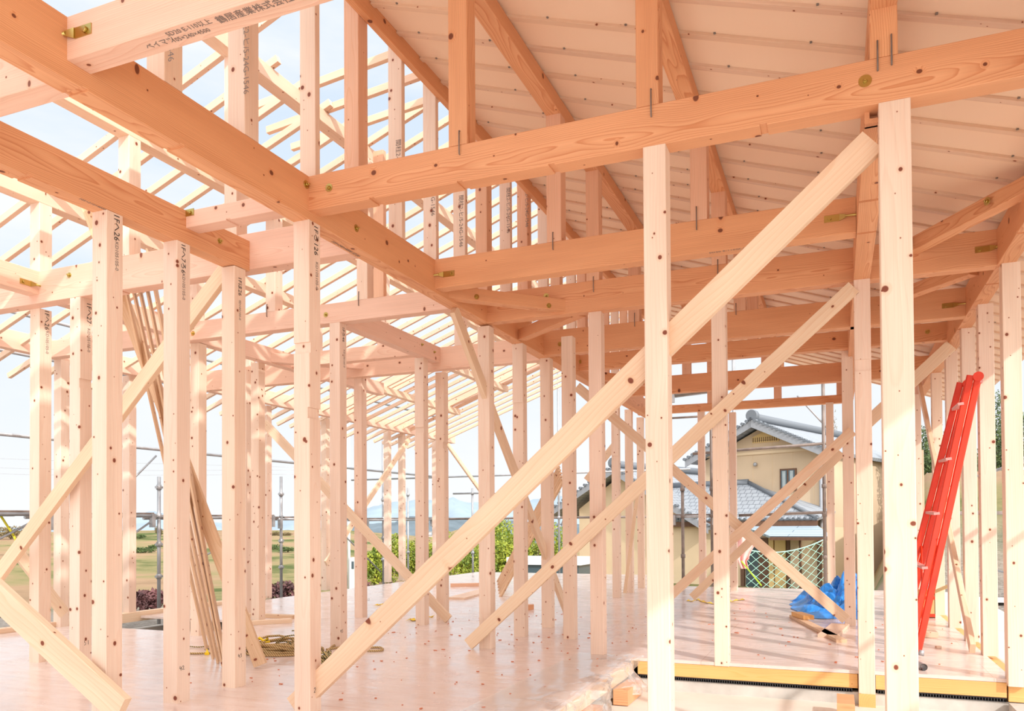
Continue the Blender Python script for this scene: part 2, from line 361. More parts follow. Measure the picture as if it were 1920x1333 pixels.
# concrete stem walls under the sills
def stem(name, lo, hi, label):
    bm = bmesh.new(); box(bm, lo, hi); return tag(mesh(name, bm, M['concrete']), label, 'foundation')
stem('foundation_wall', (-1.45, 6.07, -.25), (1.16, 6.17, -.155), 'grey concrete foundation wall under the orange sill at the step in the floor')
stem('foundation_wall', (1.03, -1, -.5), (1.15, 6.05, -.155), 'grey concrete foundation wall running along the right side toward the camera')
stem('foundation_wall', (1.03, 6.19, -.5), (1.15, 13.5, -.155), 'grey concrete foundation wall under the right-hand post line beyond the step')
stem('foundation_wall', (-7.72, -2, -.5), (-7.56, 16.5, -.155), 'grey concrete foundation wall under the left outer wall')
stem('foundation_wall', (.1, 6.2, -.5), (.24, 12.0, -.272), 'low grey concrete kerb hidden behind the notched post')
# pit in the floor at the left
bm = bmesh.new(); box(bm, (-7.5, 6.1, -.49), (-5.75, 6.97, -.2))
tag(mesh('floor_pit', bm, M['concrete']), 'grey concrete block seen down in the opening of the left floor', 'foundation')
# sills
s = beamx(6.05, -1.43, .125, -.125, -.026, 'orange treated sill with a sunlit face between the vinyl corner and the notched post', mat='sill', name='wooden_sill', cat='sill', w=.12)
s = beamx(6.05, .24, 1.02, -.125, -.026, 'short orange treated sill right of the tall near post, in front of the steel pipe', mat='sill', name='wooden_sill', cat='sill', w=.12)
s = beamx(6.05, 1.03, 1.55, -.15, -.04, 'orange treated sill stub at the right edge under the last near post', mat='sill', name='wooden_sill', cat='sill', w=.12)
s = beamy(.235, 5.99, 8.0, -.27, -.15, 'orange treated sill end pointing at the camera under the notched post', mat='sill', name='wooden_sill', cat='sill')
s = beamy(-1.47, 1.2, 6.1, -.125, -.026, 'wooden sill under the vinyl-wrapped edge of the raised floor', mat='brace', name='wooden_sill', cat='sill', w=.12)
s = beamy(1.15, 6.18, 13.5, -.13, -.026, 'long orange sill carrying the right-hand row of posts', mat='sill', name='wooden_sill', cat='sill', w=.09)
s = beamy(-7.56, -1.5, 5.9, -.06, .05, 'pale wooden sill along the left edge of the floor, nearest the camera', mat='brace', name='wooden_sill', cat='sill', w=.1)
s = beamy(-7.56, 5.95, 9.2, -.06, .05, 'pale wooden sill behind the floor opening on the left', mat='brace', name='wooden_sill', cat='sill', w=.1)
# black vent strip between sill and foundation: comb
def vent(x0, x1, y, label):
    bm = bmesh.new(); box(bm, (x0, y, -.134), (x1, y+.09, -.126)); box(bm, (x0, y, -.155), (x1, y+.09, -.151))
    k = x0
    while k < x1-.006:
        box(bm, (k, y, -.151), (k+.007, y+.08, -.134)); k += .017
    return tag(mesh('vent_strip', bm, M['black']), label, 'vent strip')
vent(-1.43, .09, 6.06, 'black slotted vent strip under the sunlit orange sill')
vent(.25, 1.02, 6.06, 'black slotted vent strip under the short sill right of the tall post')
# ================================================================ MAIN BEAMS
def zcut(p, ax, v, s0, wd=.03, dep=.007): pass
A1 = beamy(-2.674, .6, 7.30, ZP, ZT, 'big orange beam crossing from the top left corner down to the centre', name='main_beam',
   cuts=[(at(153, 162, 0, -2.674)[1]-.6, at(153, 162, 0, -2.674)[1]-.57, (0, 0, .008, 0)), (at(337, 268, 0, -2.674)[1]-.6, at(337, 268, 0, -2.674)[1]-.57, (0, 0, .008, 0))])
bolt(A1, at(574, 346, 0, -2.674), (1, 0, 0)); bolt(A1, at(668, 428, 0, -2.674), (1, 0, 0))
A1b = beamy(-2.674, 7.30, 13.0, ZP, ZT, 'far orange beam continuing the big diagonal one behind the corner braces', name='main_beam')
def bx(px, py, z=2.766): return at(px, py, 2, z)[0]
cuts = []
for px, py in ((705, 378), (869, 348), (1036, 312), (1430, 228)):
    x = bx(px, py); cuts.append((x+2.674-.015, x+2.674+.015, (0, 0, .008, 0)))
B1 = beamx(3.614, -2.674, 1.9, 2.766, ZT, 'nearest long cross beam rising to the upper right corner', name='cross_beam', cuts=cuts)
bolt(B1, at(617, 352, 1, 3.614), (0, -1, 0)); bolt(B1, at(1622, 152, 1, 3.614), (0, -1, 0), .026)
for px, pa, pb in ((862, 246, 290), (1221, 168, 219), (1645, 78, 133), (1671, 66, 122)):
    a = at(px, pa, 1, 3.614); b = at(px, pb, 1, 3.614); staple(B1, a[0], 3.614, b[2], a[2])
B2 = beamx(5.10, -2.674, .128, 2.744, ZT, 'second cross beam from the near side, with a long drying crack', name='cross_beam')
hanger(B2, at(852, 512, 1, 5.10), (-1, 0, 0), (0, -1, 0)); hanger(B2, at(1545, 412, 1, 5.10), (1, 0, 0), (0, -1, 0))
for px, pa, pb in ((1037, 436, 468), (1306, 388, 431)):
    a = at(px, pa, 1, 5.10); b = at(px, pb, 1, 5.10); staple(B2, a[0], 5.10, b[2], a[2])
B3 = beamx(6.03, -2.674, 1.0, ZP, ZT, 'third cross beam with wavy dark grain, above the orange sill', name='cross_beam')
bolt(B3, at(1024, 555, 1, 6.03), (0, -1, 0)); hanger(B3, at(1828, 469, 1, 6.03), (1, 0, 0), (0, -1, 0))
for px, pa, pb in ((1113, 519, 547), (1346, 487, 519)):
    a = at(px, pa, 1, 6.03); b = at(px, pb, 1, 6.03); staple(B3, a[0], 6.03, b[2], a[2])
B4 = beamx(7.41, -2.674, 1.0, ZP, ZT, 'fourth cross beam, deep and plain, behind the wavy-grained one', name='cross_beam')
hanger(B4, at(1766, 574, 1, 7.41), (1, 0, 0), (0, -1, 0)); bolt(B4, at(1050, 645, 1, 7.41), (0, -1, 0))
for px, pa, pb in ((1190, 587, 612), (1380, 569, 590)):
    a = at(px, pa, 1, 7.41); b = at(px, pb, 1, 7.41); staple(B4, a[0], 7.41, b[2], a[2])
B5 = beamx(8.6, -2.674, 1.0, 2.78, ZT, 'fifth cross beam with a split at its right end', name='cross_beam')
bolt(B5, at(1739, 622, 1, 8.6), (0, -1, 0)); hanger(B5, at(1090, 678, 1, 8.6), (-1, 0, 0), (0, -1, 0))
B6 = beamx(10.25, -2.674, .128, 2.73, ZT, 'sixth cross beam, above the neighbour house roof', name='cross_beam')
B6b = beamx(10.25, .24, 1.0, 2.73, ZT, 'short dark beam bridging the two right post lines behind the brace', name='cross_beam')
B7 = beamx(12.4, -2.9, .128, 2.78, ZT-.06, 'farthest thin cross beam in front of the sky over the tiled roof', name='cross_beam')
A4 = beamy(.235, 3.72, 12.9, ZP, ZT, 'beam running away above the notched post, its underside cut with slots', name='main_beam',
   cuts=[(at(1611, 235, 2, ZP)[1]-3.72+.0, at(1611, 235, 2, ZP)[1]-3.72+.03, (0.02, 0.02, .02, 0)), (at(1619, 376, 2, ZP)[1]-3.72, at(1619, 376, 2, ZP)[1]-3.69, (.02, .02, .02, 0)), (at(1616, 436, 2, ZP)[1]-3.72, at(1616, 436, 2, ZP)[1]-3.69, (.0, .0, .012, 0))])
W2B = beamy(1.105, 1.2, 13.0, ZP, ZT, 'long beam on top of the right-hand row of posts', name='main_beam',
   cuts=[(at(1910, 436, 2, ZP)[1]-1.2, at(1910, 436, 2, ZP)[1]-1.17, (.0, .0, .012, 0)), (at(1865, 531, 2, ZP)[1]-1.2, at(1865, 531, 2, ZP)[1]-1.17, (0, 0, .012, 0)), (at(1795, 617, 2, ZP)[1]-1.2, at(1795, 617, 2, ZP)[1]-1.17, (0, 0, .012, 0))])
C0 = beamx(2.126, -2.674, .6, 2.79, ZT, 'beam in the top left corner with printed lettering on its underside', mat='beamP', name='cross_beam')
hanger(C0, at(172, 53, 1, 2.126), (-1, 0, 0), (0, -1, 0))
C0L = beamx(2.126, -5.4, -2.779, 2.725, ZT, 'pinkish beam end at the upper left edge, left of the big diagonal beam', mat='beamP', name='cross_beam')
A2 = beamy(-3.552, .6, 4.165, 2.705, 2.905, 'pinkish cracked beam on the left, parallel to the big diagonal one', name='main_beam',
   cuts=[(at(50, 325, 0, -3.552)[1]-.6, at(50, 325, 0, -3.552)[1]-.57, (0, 0, .008, 0))])
bolt(A2, at(412, 452, 0, -3.552), (1, 0, 0), .018)
B9 = beamx(3.614, -3.552, -2.779, 2.80, 2.90, 'short thin beam joining the two big diagonal beams', mat='beamP', name='cross_beam', cuts=[(.30, .33, (0, 0, .008, 0))])
hanger(B9, at(364, 397, 1, 3.614), (-1, 0, 0), (0, -1, 0))
B8 = beamx(4.165, -7.5, -2.779, ZP, ZT, 'wide pale cross beam on the left, behind the post with the printed stamp', mat='beamP', name='cross_beam',
   cuts=[(at(238, 550, 2, ZP)[0]+7.5, at(238, 550, 2, ZP)[0]+7.53, (0, 0, .008, 0))])
bolt(B8, at(130, 516, 1, 4.165), (0, -1, 0), .02)
A6 = beamy(-5.53, 1.5, 4.165, 2.78, ZT, 'sunlit beam coming in from the left edge with a brass strap bolt', mat='beamP', name='main_beam')
hanger(A6, at(37, 526, 0, -5.53), (0, 1, 0), (1, 0, 0))
M1 = beamx(5.75, -7.5, -2.779, 2.785, ZT, 'cross beam at mid height left of centre, with a pale washer', mat='beamP', name='cross_beam')
bolt(M1, at(611, 590, 1, 5.75), (0, -1, 0)); bolt(M1, at(362, 625, 1, 5.75), (0, -1, 0))
for px, pa, pb in ((501, 571, 594), (673, 547, 573)):
    a = at(px, pa, 1, 5.75); b = at(px, pb, 1, 5.75); staple(M1, a[0], 5.75, b[2], a[2])
M2 = beamx(7.62, -7.5, -2.779, ZP, ZT, 'far pink cross beam left of centre, behind the mid-height one', mat='beamP', name='cross_beam')
M3 = beamx(7.25, -5.6, -4.04, 2.81, ZT, 'short beam in patchy sun just in front of the far pink one', mat='beamP', name='cross_beam')
A7 = beamy(-3.935, 5.86, 7.62, 2.785, ZT, 'beam with two nuts running away from the mid-height cross beam', mat='beamP', name='main_beam')
bolt(A7, at(791, 646, 0, -3.935), (1, 0, 0), .014); bolt(A7, at(814, 660, 0, -3.935), (1, 0, 0), .014)
A8 = beamy(-5.60, 4.27, 9.2, 2.79, ZT, 'beam striped with rafter shadows above the left inner posts', mat='beamP', name='main_beam')
A9 = beamy(-7.50, 2.2, 15.2, 2.80, ZT+.03, 'outer wall plate under the left rafter tails', mat='beamP', name='main_beam')
# corner (horizontal angle) braces
def corner(A, B, zb, zt, label, w=.09, mat='beam'):
    A = Vector((A[0], A[1], zb)); B = Vector((B[0], B[1], zb)); d = (B-A)
    return bar('corner_brace', A, d, Vector((0, 0, 1)).cross(d), d.length, w, zt-zb, M[mat], label, 'brace')
c = corner((-2.674, 5.33), (-1.99, 6.03), 2.74, 2.835, 'corner brace with two countersunk bolts in the centre, under the second cross beam')
bolt(c, at(889, 557, 1, 5.40)+Vector((.02, 0, 0)), (.7, -.7, 0), .02); bolt(c, at(1029, 573, 1, 5.84), (.7, -.7, 0), .02)
corner((-2.674, 6.72), (-1.93, 6.135), 2.722, 2.82, 'lower corner brace pointing down-left from the wavy-grained beam')
c = corner((.44, 6.03), (1.0, 5.12), 2.855, 2.95, 'corner brace in the upper right with two countersunk bolts')
bolt(c, Vector((.478, 5.93, 2.905)), (-.85, -.52, 0), .024); bolt(c, Vector((.84, 5.34, 2.905)), (-.85, -.52, 0), .024)
corner((-5.60, 6.9), (-4.9, 7.62), 2.80, 2.90, 'small corner brace with a round bolt hole, left of centre', mat='beamP')
corner((1.0, 6.75), (.45, 7.41), 2.86, 2.95, 'corner brace tucked behind the beam end on the upper right')
corner((-2.674, 9.3), (-2.0, 10.25), 2.80, 2.90, 'far corner brace under the sixth cross beam')
# ================================================================ POSTS
P28 = post(-2.674, 3.614, ZP, 'tall knotty post left of centre marked 28 near its foot', cuts=[(1.98, 2.04, (0, 0, .012, 0)), (1.62, 1.68, (0, .012, 0, 0))])
pennum(P28, '28', at(588, 1300, 0, -2.674), (0, 1, 0), (0, 0, 1), .032)
P172 = post(-3.552, 3.059, 2.705, 'widest post at the left, stamped near the top and crossed at its foot')
P42 = post(-3.552, 3.542, 2.705, 'knotty post marked 42 near its foot'); pennum(P42, '42', at(336, 1258, 0, -3.552), (0, 1, 0), (0, 0, 1), .028)
P43 = post(-3.552, 4.022, 2.70, 'pinkish post marked 43, in front of the leaning boards'); pennum(P43, '43', at(446, 1234, 0, -3.552), (0, 1, 0), (0, 0, 1), .026)
PA = post(-5.649, 4.26, ZP, 'leftmost post of the raised floor, with a stamp under the beam')
q2 = post(-5.10, 4.165, ZP, 'post marked 51 half hidden behind the widest post', cuts=[(2.05, 2.12, (0, .008, 0, 0))]); pennum(q2, '51', at(157, 1210, 0, -5.10), (0, 1, 0), (0, 0, 1), .035)
P45 = post(-3.939, 5.75, 2.785, 'knotty post marked 45 behind the coil of rope'); pennum(P45, '45', at(638, 1187, 0, -3.939), (0, 1, 0), (0, 0, 1), .03)
P33 = post(-4.967, 7.68, 2.73, 'slim post beyond the rope, crossed by a falling brace'); pennum(P33, '12', at(689, 1127, 0, -4.967), (0, 1, 0), (0, 0, 1), .03)
post(-3.962, 7.29, 2.785, 'post with two brown notches left of the pair, beside the yellow cord', cuts=[(2.0, 2.06, (0, 0, .01, 0))])
post(-3.962, 7.754, ZP, 'post right behind the one with brown notches, at the foot of the brace', cuts=[(1.88, 1.95, (0, .012, 0, 0))])
p57 = post(-5.693, 6.813, 2.79, 'knotty post marked 57 just left of the tall post marked 28')
post(-5.60, 5.855, 2.785, 'slim post marked 50 beside the floor opening'); 
post(-6.45, 7.5, 2.9, 'yellowish post half hidden behind the post marked 57')
post(-2.674, 6.065, 2.70, 'post at the foot of the long lower brace in the centre')
post(-2.674, 6.837, ZP, 'cracked post under the tip of the two corner braces', cuts=[(2.10, 2.17, (0, 0, .01, 0))])
post(-2.654, 7.53, ZP, 'pinkish post marked with a pen, right of the cracked one', cuts=[(1.75, 1.81, (.012, 0, 0, 0))])
post(-2.193, 6.837, 2.74, 'darker golden post with big knots in the centre')
post(-1.706, 6.065, ZP, 'straight pink post standing at the step of the vinyl-covered floor')
P12 = post(-.705, 3.614, 2.766, 'tall near post right of centre with cathedral grain and a gap of light beside it', cuts=[])
P16 = post(.302, 3.614, 2.766, 'tallest nearest post on the right with broad pink grain', w=.12)
post(.172, 3.45, 2.70, 'narrow post strip pressed against the left side of the tallest right post', w=.035, d=.10) if False else None
P34 = post(-.745, 6.044, ZP, 'post standing on the orange sill in front of the neighbour house', z0=-.026)
P60 = post(.235, 6.0, ZP, 'notched post with two big knots, left of the tallest right post', z0=-.15, cuts=[(2.23, 2.31, (0, 0, .01, 0))])
post(.172, 8.72, 2.78, 'yellowish post with a foot behind the blue sheet')
post(-2.85, 11.0, 2.75, 'far post with orange knots right of the straight pink one', cuts=[(1.95, 2.02, (0, 0, .01, 0))])
post(-2.88, 11.9, 2.8, 'far pale post with a short board leaning at its foot')
post(-2.92, 12.85, 2.8, 'farthest thin post just left of the tall near one')
post(-1.93, 12.85, ZT, 'far thin post left of the post on the orange sill')
post(-1.44, 12.8, 2.79, 'far thin post right of the post on the orange sill, beside the pink cloth')
post(-.02, 12.3, 2.78, 'far thin post in front of the right edge of the house')
post(-4.05, 15.6, 2.9, 'farthest pale post seen between two knotty posts, on the back edge of the floor')
# right outer row (x = 1.0 ... 1.12)
post(1.125, 6.0, ZP, 'near post at the right edge with a fork-shaped grain and dark knots', z0=-.04)
post(1.14, 7.05, ZP, 'post of the right-hand pair, behind the head of the red ladder')
post(1.13, 7.86, ZP, 'post of the right-hand pair farther back, touching the head of the red ladder')
post(1.12, 8.85, ZP, 'notched post behind the red ladder, under the end of the right brace', cuts=[(1.85, 1.92, (0, 0, .01, 0))])
post(1.115, 10.05, ZP, 'post seen through the red ladder rungs')
post(1.04, 11.6, ZP, 'split post at the far right corner just right of the tallest post')
# left outer wall
LW = [(-7.5, 5.9, 2.80, 'pale outer post behind the leftmost one, at the foot of a short brace'), (-7.58, 6.84, 2.80, 'outer post with white wax left of the floor opening'),
      (-7.58, 7.85, 2.80, 'outer post with a bolt near its top, behind the pinkish post'), (-7.62, 9.3, 2.80, 'thin outer post right of the post marked 57'),
      (-7.70, 10.85, 2.82, 'thin outer post in dappled sun, right of the post marked 28'), (-7.70, 12.80, 2.82, 'outer post with a slit, where the rising thin brace crosses it'),
      (-7.70, 13.33, 2.82, 'outer post at the top end of the rising thin brace'), (-7.72, 14.75, 2.82, 'last outer post far in the centre, half hidden')]
for X, Y, z1, lb in LW: post(X, Y, z1, lb)
# printed stamps near the post tops and along the beam undersides
def stamp(po, X, px, py, t1, sz1, px2, py2, t2, sz2):
    p = at(px, py, 0, X); text(po, t1, (X, p.y, p.z), (0, 0, -1), (0, 1, 0), sz1*.8, 'ink', 'printed_stamp')
    p = at(px2, py2, 0, X); text(po, t2, (X, p.y, p.z), (0, 0, -1), (0, 1, 0), sz2, 'stamp', 'printed_stamp')
stamp(P172, -3.552, 214, 399, '1Fへ26', .062, 216, 452, 'KD105105-0', .030)
stamp(P42, -3.552, 340, 455, '1Fヘ7ろ6', .056, 342, 512, 'KD105105-0', .030)
stamp(P43, -3.552, 447, 518, '1Fほ26', .052, 448, 562, 'SD105105-0', .026)
stamp(P28, -2.674, 589, 420, '1Fろ126', .062, 592, 490, 'KD105105-0', .030)
stamp(PA, -5.649, 84, 580, '1Fへ26', .066, 86, 620, 'KD105105-0', .034)
stamp(q2, -5.10, 163, 566, '1Fヘ27', .066, 164, 615, 'KD105105-0', .034)
stamp(P45, -3.939, 642, 612, '1Fろ46', .056, 644, 655, 'KD105105-0', .030)
for t, px, py, sz in (('ベイマツ', 279, 92, .034), ('SD20 E-110以上', 316, 68, .030), ('105×240×4500', 327, 79, .028), ('鶴居産業株式会社', 412, 43, .040)):
    p = at(px, py, 2, 2.79); text(C0, t, (p.x, p.y, 2.79), (1, 0, 0), (0, -1, 0), sz, 'stamp', 'printed_lettering')
for t, px, py in (('105×240×4000 SD20', 619, 452),):
    p = at(px, py, 2, ZP); text(A1, t, (p.x, p.y, ZP), (0, 1, 0), (1, 0, 0), .034, 'stamp', 'printed_lettering')
p = at(146, 372, 2, 2.705); text(A2, '105×210×4000', (p.x, p.y, 2.705), (0, 1, 0), (1, 0, 0), .026, 'stamp', 'printed_lettering')
p = at(1330, 476, 2, 2.744); text(B2, 'SD20 E-110以上 105×210', (p.x, p.y-.01, 2.744), (1, 0, 0), (0, -1, 0), .034, 'stamp', 'printed_lettering')
# ================================================================ DIAGONAL BRACES
brace_between((-2.83, 3.665, .015), (.16, 3.665, 2.64), (0, 0, 1), .118, .045, (0, 1, 0), 'longest pale brace, rising from the post marked 28 to the tallest right post')
brace_between((-2.845, 6.02, .04), (.13, 6.02, 2.665), (0, 0, 1), .10, .04, (0, -1, 0), 'second long brace, parallel and lower, ending under the wavy-grained beam')
brace_between((-3.66, 4.12, 2.735), (-6.05, 4.12, .50), (0, 0, 1), .105, .045, (0, -1, 0), 'pale brace from the top of the post marked 43 down to the left edge')
brace_between((-4.55, 3.03, .80), (-3.375, 3.03, .09), (0, 0, 1), .15, .045, (0, -1, 0), 'yellow brace in the lower left corner crossing the foot of the widest post')
brace_between((-6.25, 7.60, 2.26), (-3.83, 7.60, .035), (0, 0, 1), .10, .035, (0, -1, 0), 'brace falling to the right behind the post marked 45')
brace_between((-2.70, 5.50, 2.70), (-2.70, 8.25, .06), (0, 0, 1), .10, .04, (-1, 0, 0), 'brace falling away to the right behind the centre posts')
brace_between((-1.66, 8.62, .27), (.16, 8.62, 1.95), (0, 0, 1), .10, .035, (0, -1, 0), 'upper of the twin braces rising to the right before the house')
brace_between((-2.74, 8.70, 2.62), (.08, 8.70, .06), (0, 0, 1), .105, .035, (0, 1, 0), 'brace falling to the right toward the blue sheet, crossing the twin braces')
brace_between((-1.72, 10.28, .10), (.07, 10.28, 1.88), (0, 0, 1), .10, .035, (0, 1, 0), 'lower of the twin braces rising to the right before the house')
brace_between((.24, 8.50, 1.96), (1.02, 8.50, 2.70), (0, 0, 1), .115, .04, (0, -1, 0), 'brace rising from behind the tallest right post to the notched post top')
brace_between((.985, 10.9, 2.72), (.985, 7.05, .05), (0, 0, 1), .09, .04, (-1, 0, 0), 'steep brace falling toward the camera in the right-hand wall')
brace_between((-7.55, 13.3, 2.72), (-7.55, 10.6, .45), (0, 0, 1), .10, .035, (1, 0, 0), 'thin brace rising to the right in the left outer wall')
brace_between((-7.55, 14.9, 2.75), (-7.55, 17.0, 1.6), (0, 0, 1), .10, .035, (1, 0, 0), 'thin brace falling to the right at the far end of the outer wall')
brace_between(at(30, 1035, 0, -7.45), at(118, 1150, 0, -7.45), (0, 0, 1), .11, .04, (1, 0, 0), 'short brace in the left outer wall ending at the pale outer post')
brace_between((-3.42, 11.3, 1.70), (-2.95, 11.3, 2.25), (0, 0, 1), .1, .035, (0, 1, 0), 'short far brace rising to the right behind the golden post')
brace_between(at(1034, 940, 1, 9.6), at(1200, 770, 1, 9.6), (0, 0, 1), .08, .035, (0, 1, 0), 'far thin brace seen behind the golden post') if False else None
brace_between(at(1172, 1112, 1, 11.7), at(1196, 925, 1, 11.7), (1, 0, 0), .05, .03, (0, -1, 0), 'short board leaning on the far pale post')

# ================================================================ RIGHT ROOF (boarded, seen from below)
RS = .34
def zr(x): return 4.25 - RS*(x+2.629)
RX = [(-1.708, 'upper'), (-.735, 'middle'), (.257, 'lower')]
EX = 1.83
YN, YF = -1.2, 13.4
bar('ledger_board', (-2.629, 1.6, 4.155), (0, 1, 0), (-1, 0, 0), YF-1.6, .045, .19, M['beam'], 'board along the top edge of the boarded roof, fixed to the tall studs', 'board')
names = {-1.708: 'highest', -.735: 'middle', .257: 'lowest'}
for X, nm in RX:
    zb = zr(X)-.105-.002
    b = beamy(X, .4, 13.2, zb, zb+.105, nm+' purlin under the boarded roof, running away from the camera', name='purlin', cat='purlin')
ROWS = [(3.614, 'nearest cross beam'), (5.10, 'second cross beam'), (6.03, 'third cross beam'), (7.41, 'fourth cross beam'), (8.6, 'fifth cross beam'), (10.25, 'sixth cross beam'), (12.4, 'farthest cross beam')]
for i, (y, rn) in enumerate(ROWS):
    for X, nm in RX:
        if i == 6 and X == .257: X = .128
        z0 = ZT if i < 6 else ZT-.06
        s = post(X, y, zr(X)-.107, 'short stud on the %s under the %s purlin' % (rn, nm), z0=z0, mat='stud' if i else 'beam', name='roof_stud', cat='stud')
# rafters: 45 mm wide, lower face on the purlins; foam board between them
nr = 0
def sloped(name, x0, x1, y, zf, wd, h, mat, label, cat, group, drop=0):
    A = Vector((x0, y, zf(x0)-drop)); B = Vector((x1, y, zf(x1)-drop))
    return bar(name, A, B-A, (0, 1, 0), (B-A).length, wd, h, M[mat], label, cat, group, ch=.0015)
k = -7; 
while 4.174+.313*k < 13.3:
    y = 4.174+.313*k
    if y > 1.5:
        sloped('rafter', -2.628, EX, y, zr, .045, .06, 'rafter', '%s rafter from the camera side under the pale foam board of the right roof' % ORD[nr], 'rafter', 'rafters of the boarded right roof')
        nr += 1
    k += 1
# foam insulation sheet (ceiling) 16 mm above the rafter undersides
def ceiling_material():
    m, n, b = newmat('foam_board')
    t = N(n, 'ShaderNodeTexCoord'); z = N(n, 'ShaderNodeTexNoise'); z.inputs['Scale'].default_value = 1.2; n.links.new(t.outputs['Object'], z.inputs[0])
    n.links.new(ramp(n, z.outputs[0], [(.3, (.91, .67, .49)), (.7, (.93, .71, .53))]), b.inputs['Base Color'])
    b.inputs['Roughness'].default_value = .7; b.inputs['Specular IOR Level'].default_value = .3
    return m
M['foam'] = ceiling_material()
A = Vector((-2.63, YN, zr(-2.63)+.018)); B = Vector((EX+.02, YN, zr(EX+.02)+.018))
bar('ceiling', A, B-A, (0, 1, 0), (B-A).length, YF-YN, .05, M['foam'], 'pale foam board lining the right roof', kind='structure')
A = Vector((-2.72, YN, zr(-2.72)+.071)); B = Vector((EX+.06, YN, zr(EX+.06)+.071))
bar('roof', A, B-A, (0, 1, 0), (B-A).length, YF-YN, .03, M['steel'], 'plywood and felt deck above the foam board', kind='structure')
# foam clips: small grey tabs on the rafters
bm = bmesh.new()
rnd = random.Random(3)
k = -2
while 4.174+.313*k < 9:
    y = 4.174+.313*k
    for s in range(9):
        x = -2.48+s*.48+rnd.uniform(-.05, .05)
        box(bm, (x, y-.013, zr(x)+.010), (x+.011, y+.0, zr(x)+.014))
        if rnd.random() < .5: box(bm, (x+.03, y+.045, zr(x)+.010), (x+.041, y+.055, zr(x)+.014))
    k += 1
tag(mesh('foam_clip', bm, M['tape']), 'tiny dark clips along the rafters of the boarded roof', 'clips', kind='stuff')
# ================================================================ RIDGE WALL STUDS on the big diagonal beam
nm = 0
SY0 = [2.596, 3.10, 3.614, 4.11, 4.572, 5.062, 5.554, 6.035, 6.493, 6.98, 7.483, 7.926, 8.396, 8.85, 9.33, 9.81, 10.29, 10.77, 11.25, 11.73]
wide = {0: 0, 2: 0}
STUDS = []
TX = {0: (316, -60, .046), 1: (457, 22, .046), 4: (743, 262, .046), 5: (808, 300, .046), 6: (861, 366, .046), 8: (950, 352, .046), 9: (985, 345, .046)}
for i, y in enumerate(SY0):
    mat = 'post' if i in (1, 2, 4, 5, 6) else ('stud' if i % 2 else 'post')
    d = .105 if i in (0, 1, 3, 7, 9, 11, 13) else .045
    st = post(-2.674, y + (.0 if d > .1 else .06), 4.50, '%s tall stud from the camera in the row on the big diagonal beam' % ORD[i], z0=ZT, d=d, mat=mat, name='wall_stud', cat='stud', group='tall studs on the big diagonal beam')
    STUDS.append(st)
    yy = y + (.0 if d > .1 else .06)
    if i in TX:
        px, py, sz = TX[i]; p = at(px, py, 1, yy)
        text(st, '間柱2-ヒ/5-24G-1546', (p.x, yy, p.z), (0, 0, -1), (1, 0, 0), sz, 'stamp', 'printed_code')
beamy(-2.674, .6, 12.2, 4.50, 4.605, 'ridge beam resting on the row of tall studs', name='ridge_beam', cat='beam')
# ================================================================ LEFT ROOF (open rafters)
LS = .37
def zl(x): return 4.277 + LS*(x+3.66)
PX = [(-3.66, 'highest'), (-4.62, 'second'), (-5.525, 'third'), (-6.5, 'lowest')]
for X, nm in PX:
    zb = zl(X)-.107
    beamy(X, .9 if X > -6 else 2, 13.4, zb, zb+.105, nm+' purlin of the open left roof', name='purlin', cat='purlin', mat='rafter')
LR = [(4.165, 'wide pale left cross beam'), (5.75, 'mid-height cross beam'), (7.62, 'far pink cross beam')]
for y, rn in LR:
    for X, nm in PX:
        z0 = ZT
        post(X, y, zl(X)-.107, 'short stud on the %s, %s purlin of the open roof' % (rn, nm), z0=z0, mat='post', name='roof_stud', cat='stud')
post(-3.50, 5.75, 4.2, 'thin stud beside the far washer on the mid-height cross beam', z0=ZT, w=.10, d=.05, mat='stud', name='roof_stud', cat='stud')
k = 0; n = 0
while 4.2+.313*k < 14.9:
    y = 4.2+.313*k
    gentle = k in (2, 3, 4)
    x1 = -3.60 if gentle or k == 1 else -2.80
    if True:
        sloped('rafter', -8.12, x1, y, zl, .04, .055, 'rafter', '%s rafter from the camera side on the open left roof' % ORD[n], 'rafter', 'rafters of the open left roof')
        n += 1
    if gentle:
        zg = lambda x: 4.285+.1*(x+3.66)
        sloped('rafter', -4.25, -2.80, y+.045, zg, .04, .055, 'rafter', '%s of the three nearly level rafters beside the tall studs' % ORD[k-2], 'rafter', 'nearly level rafters beside the tall studs')
    k += 1
# sloping beams in the far wing
for y, x0, x1, z0, s, lb in ((11.2, -7.65, -5.0, 2.93, .364, 'nearer of the two sloping beams in the far left wing'), (13.1, -7.9, -4.2, 2.80, .332, 'farther of the two sloping beams in the far left wing')):
    A = Vector((x0, y, z0)); B = Vector((x1, y, z0+s*(x1-x0)))
    bar('sloping_beam', A, B-A, (0, 1, 0), (B-A).length, .105, .17, M['beamP'], lb, 'beam')

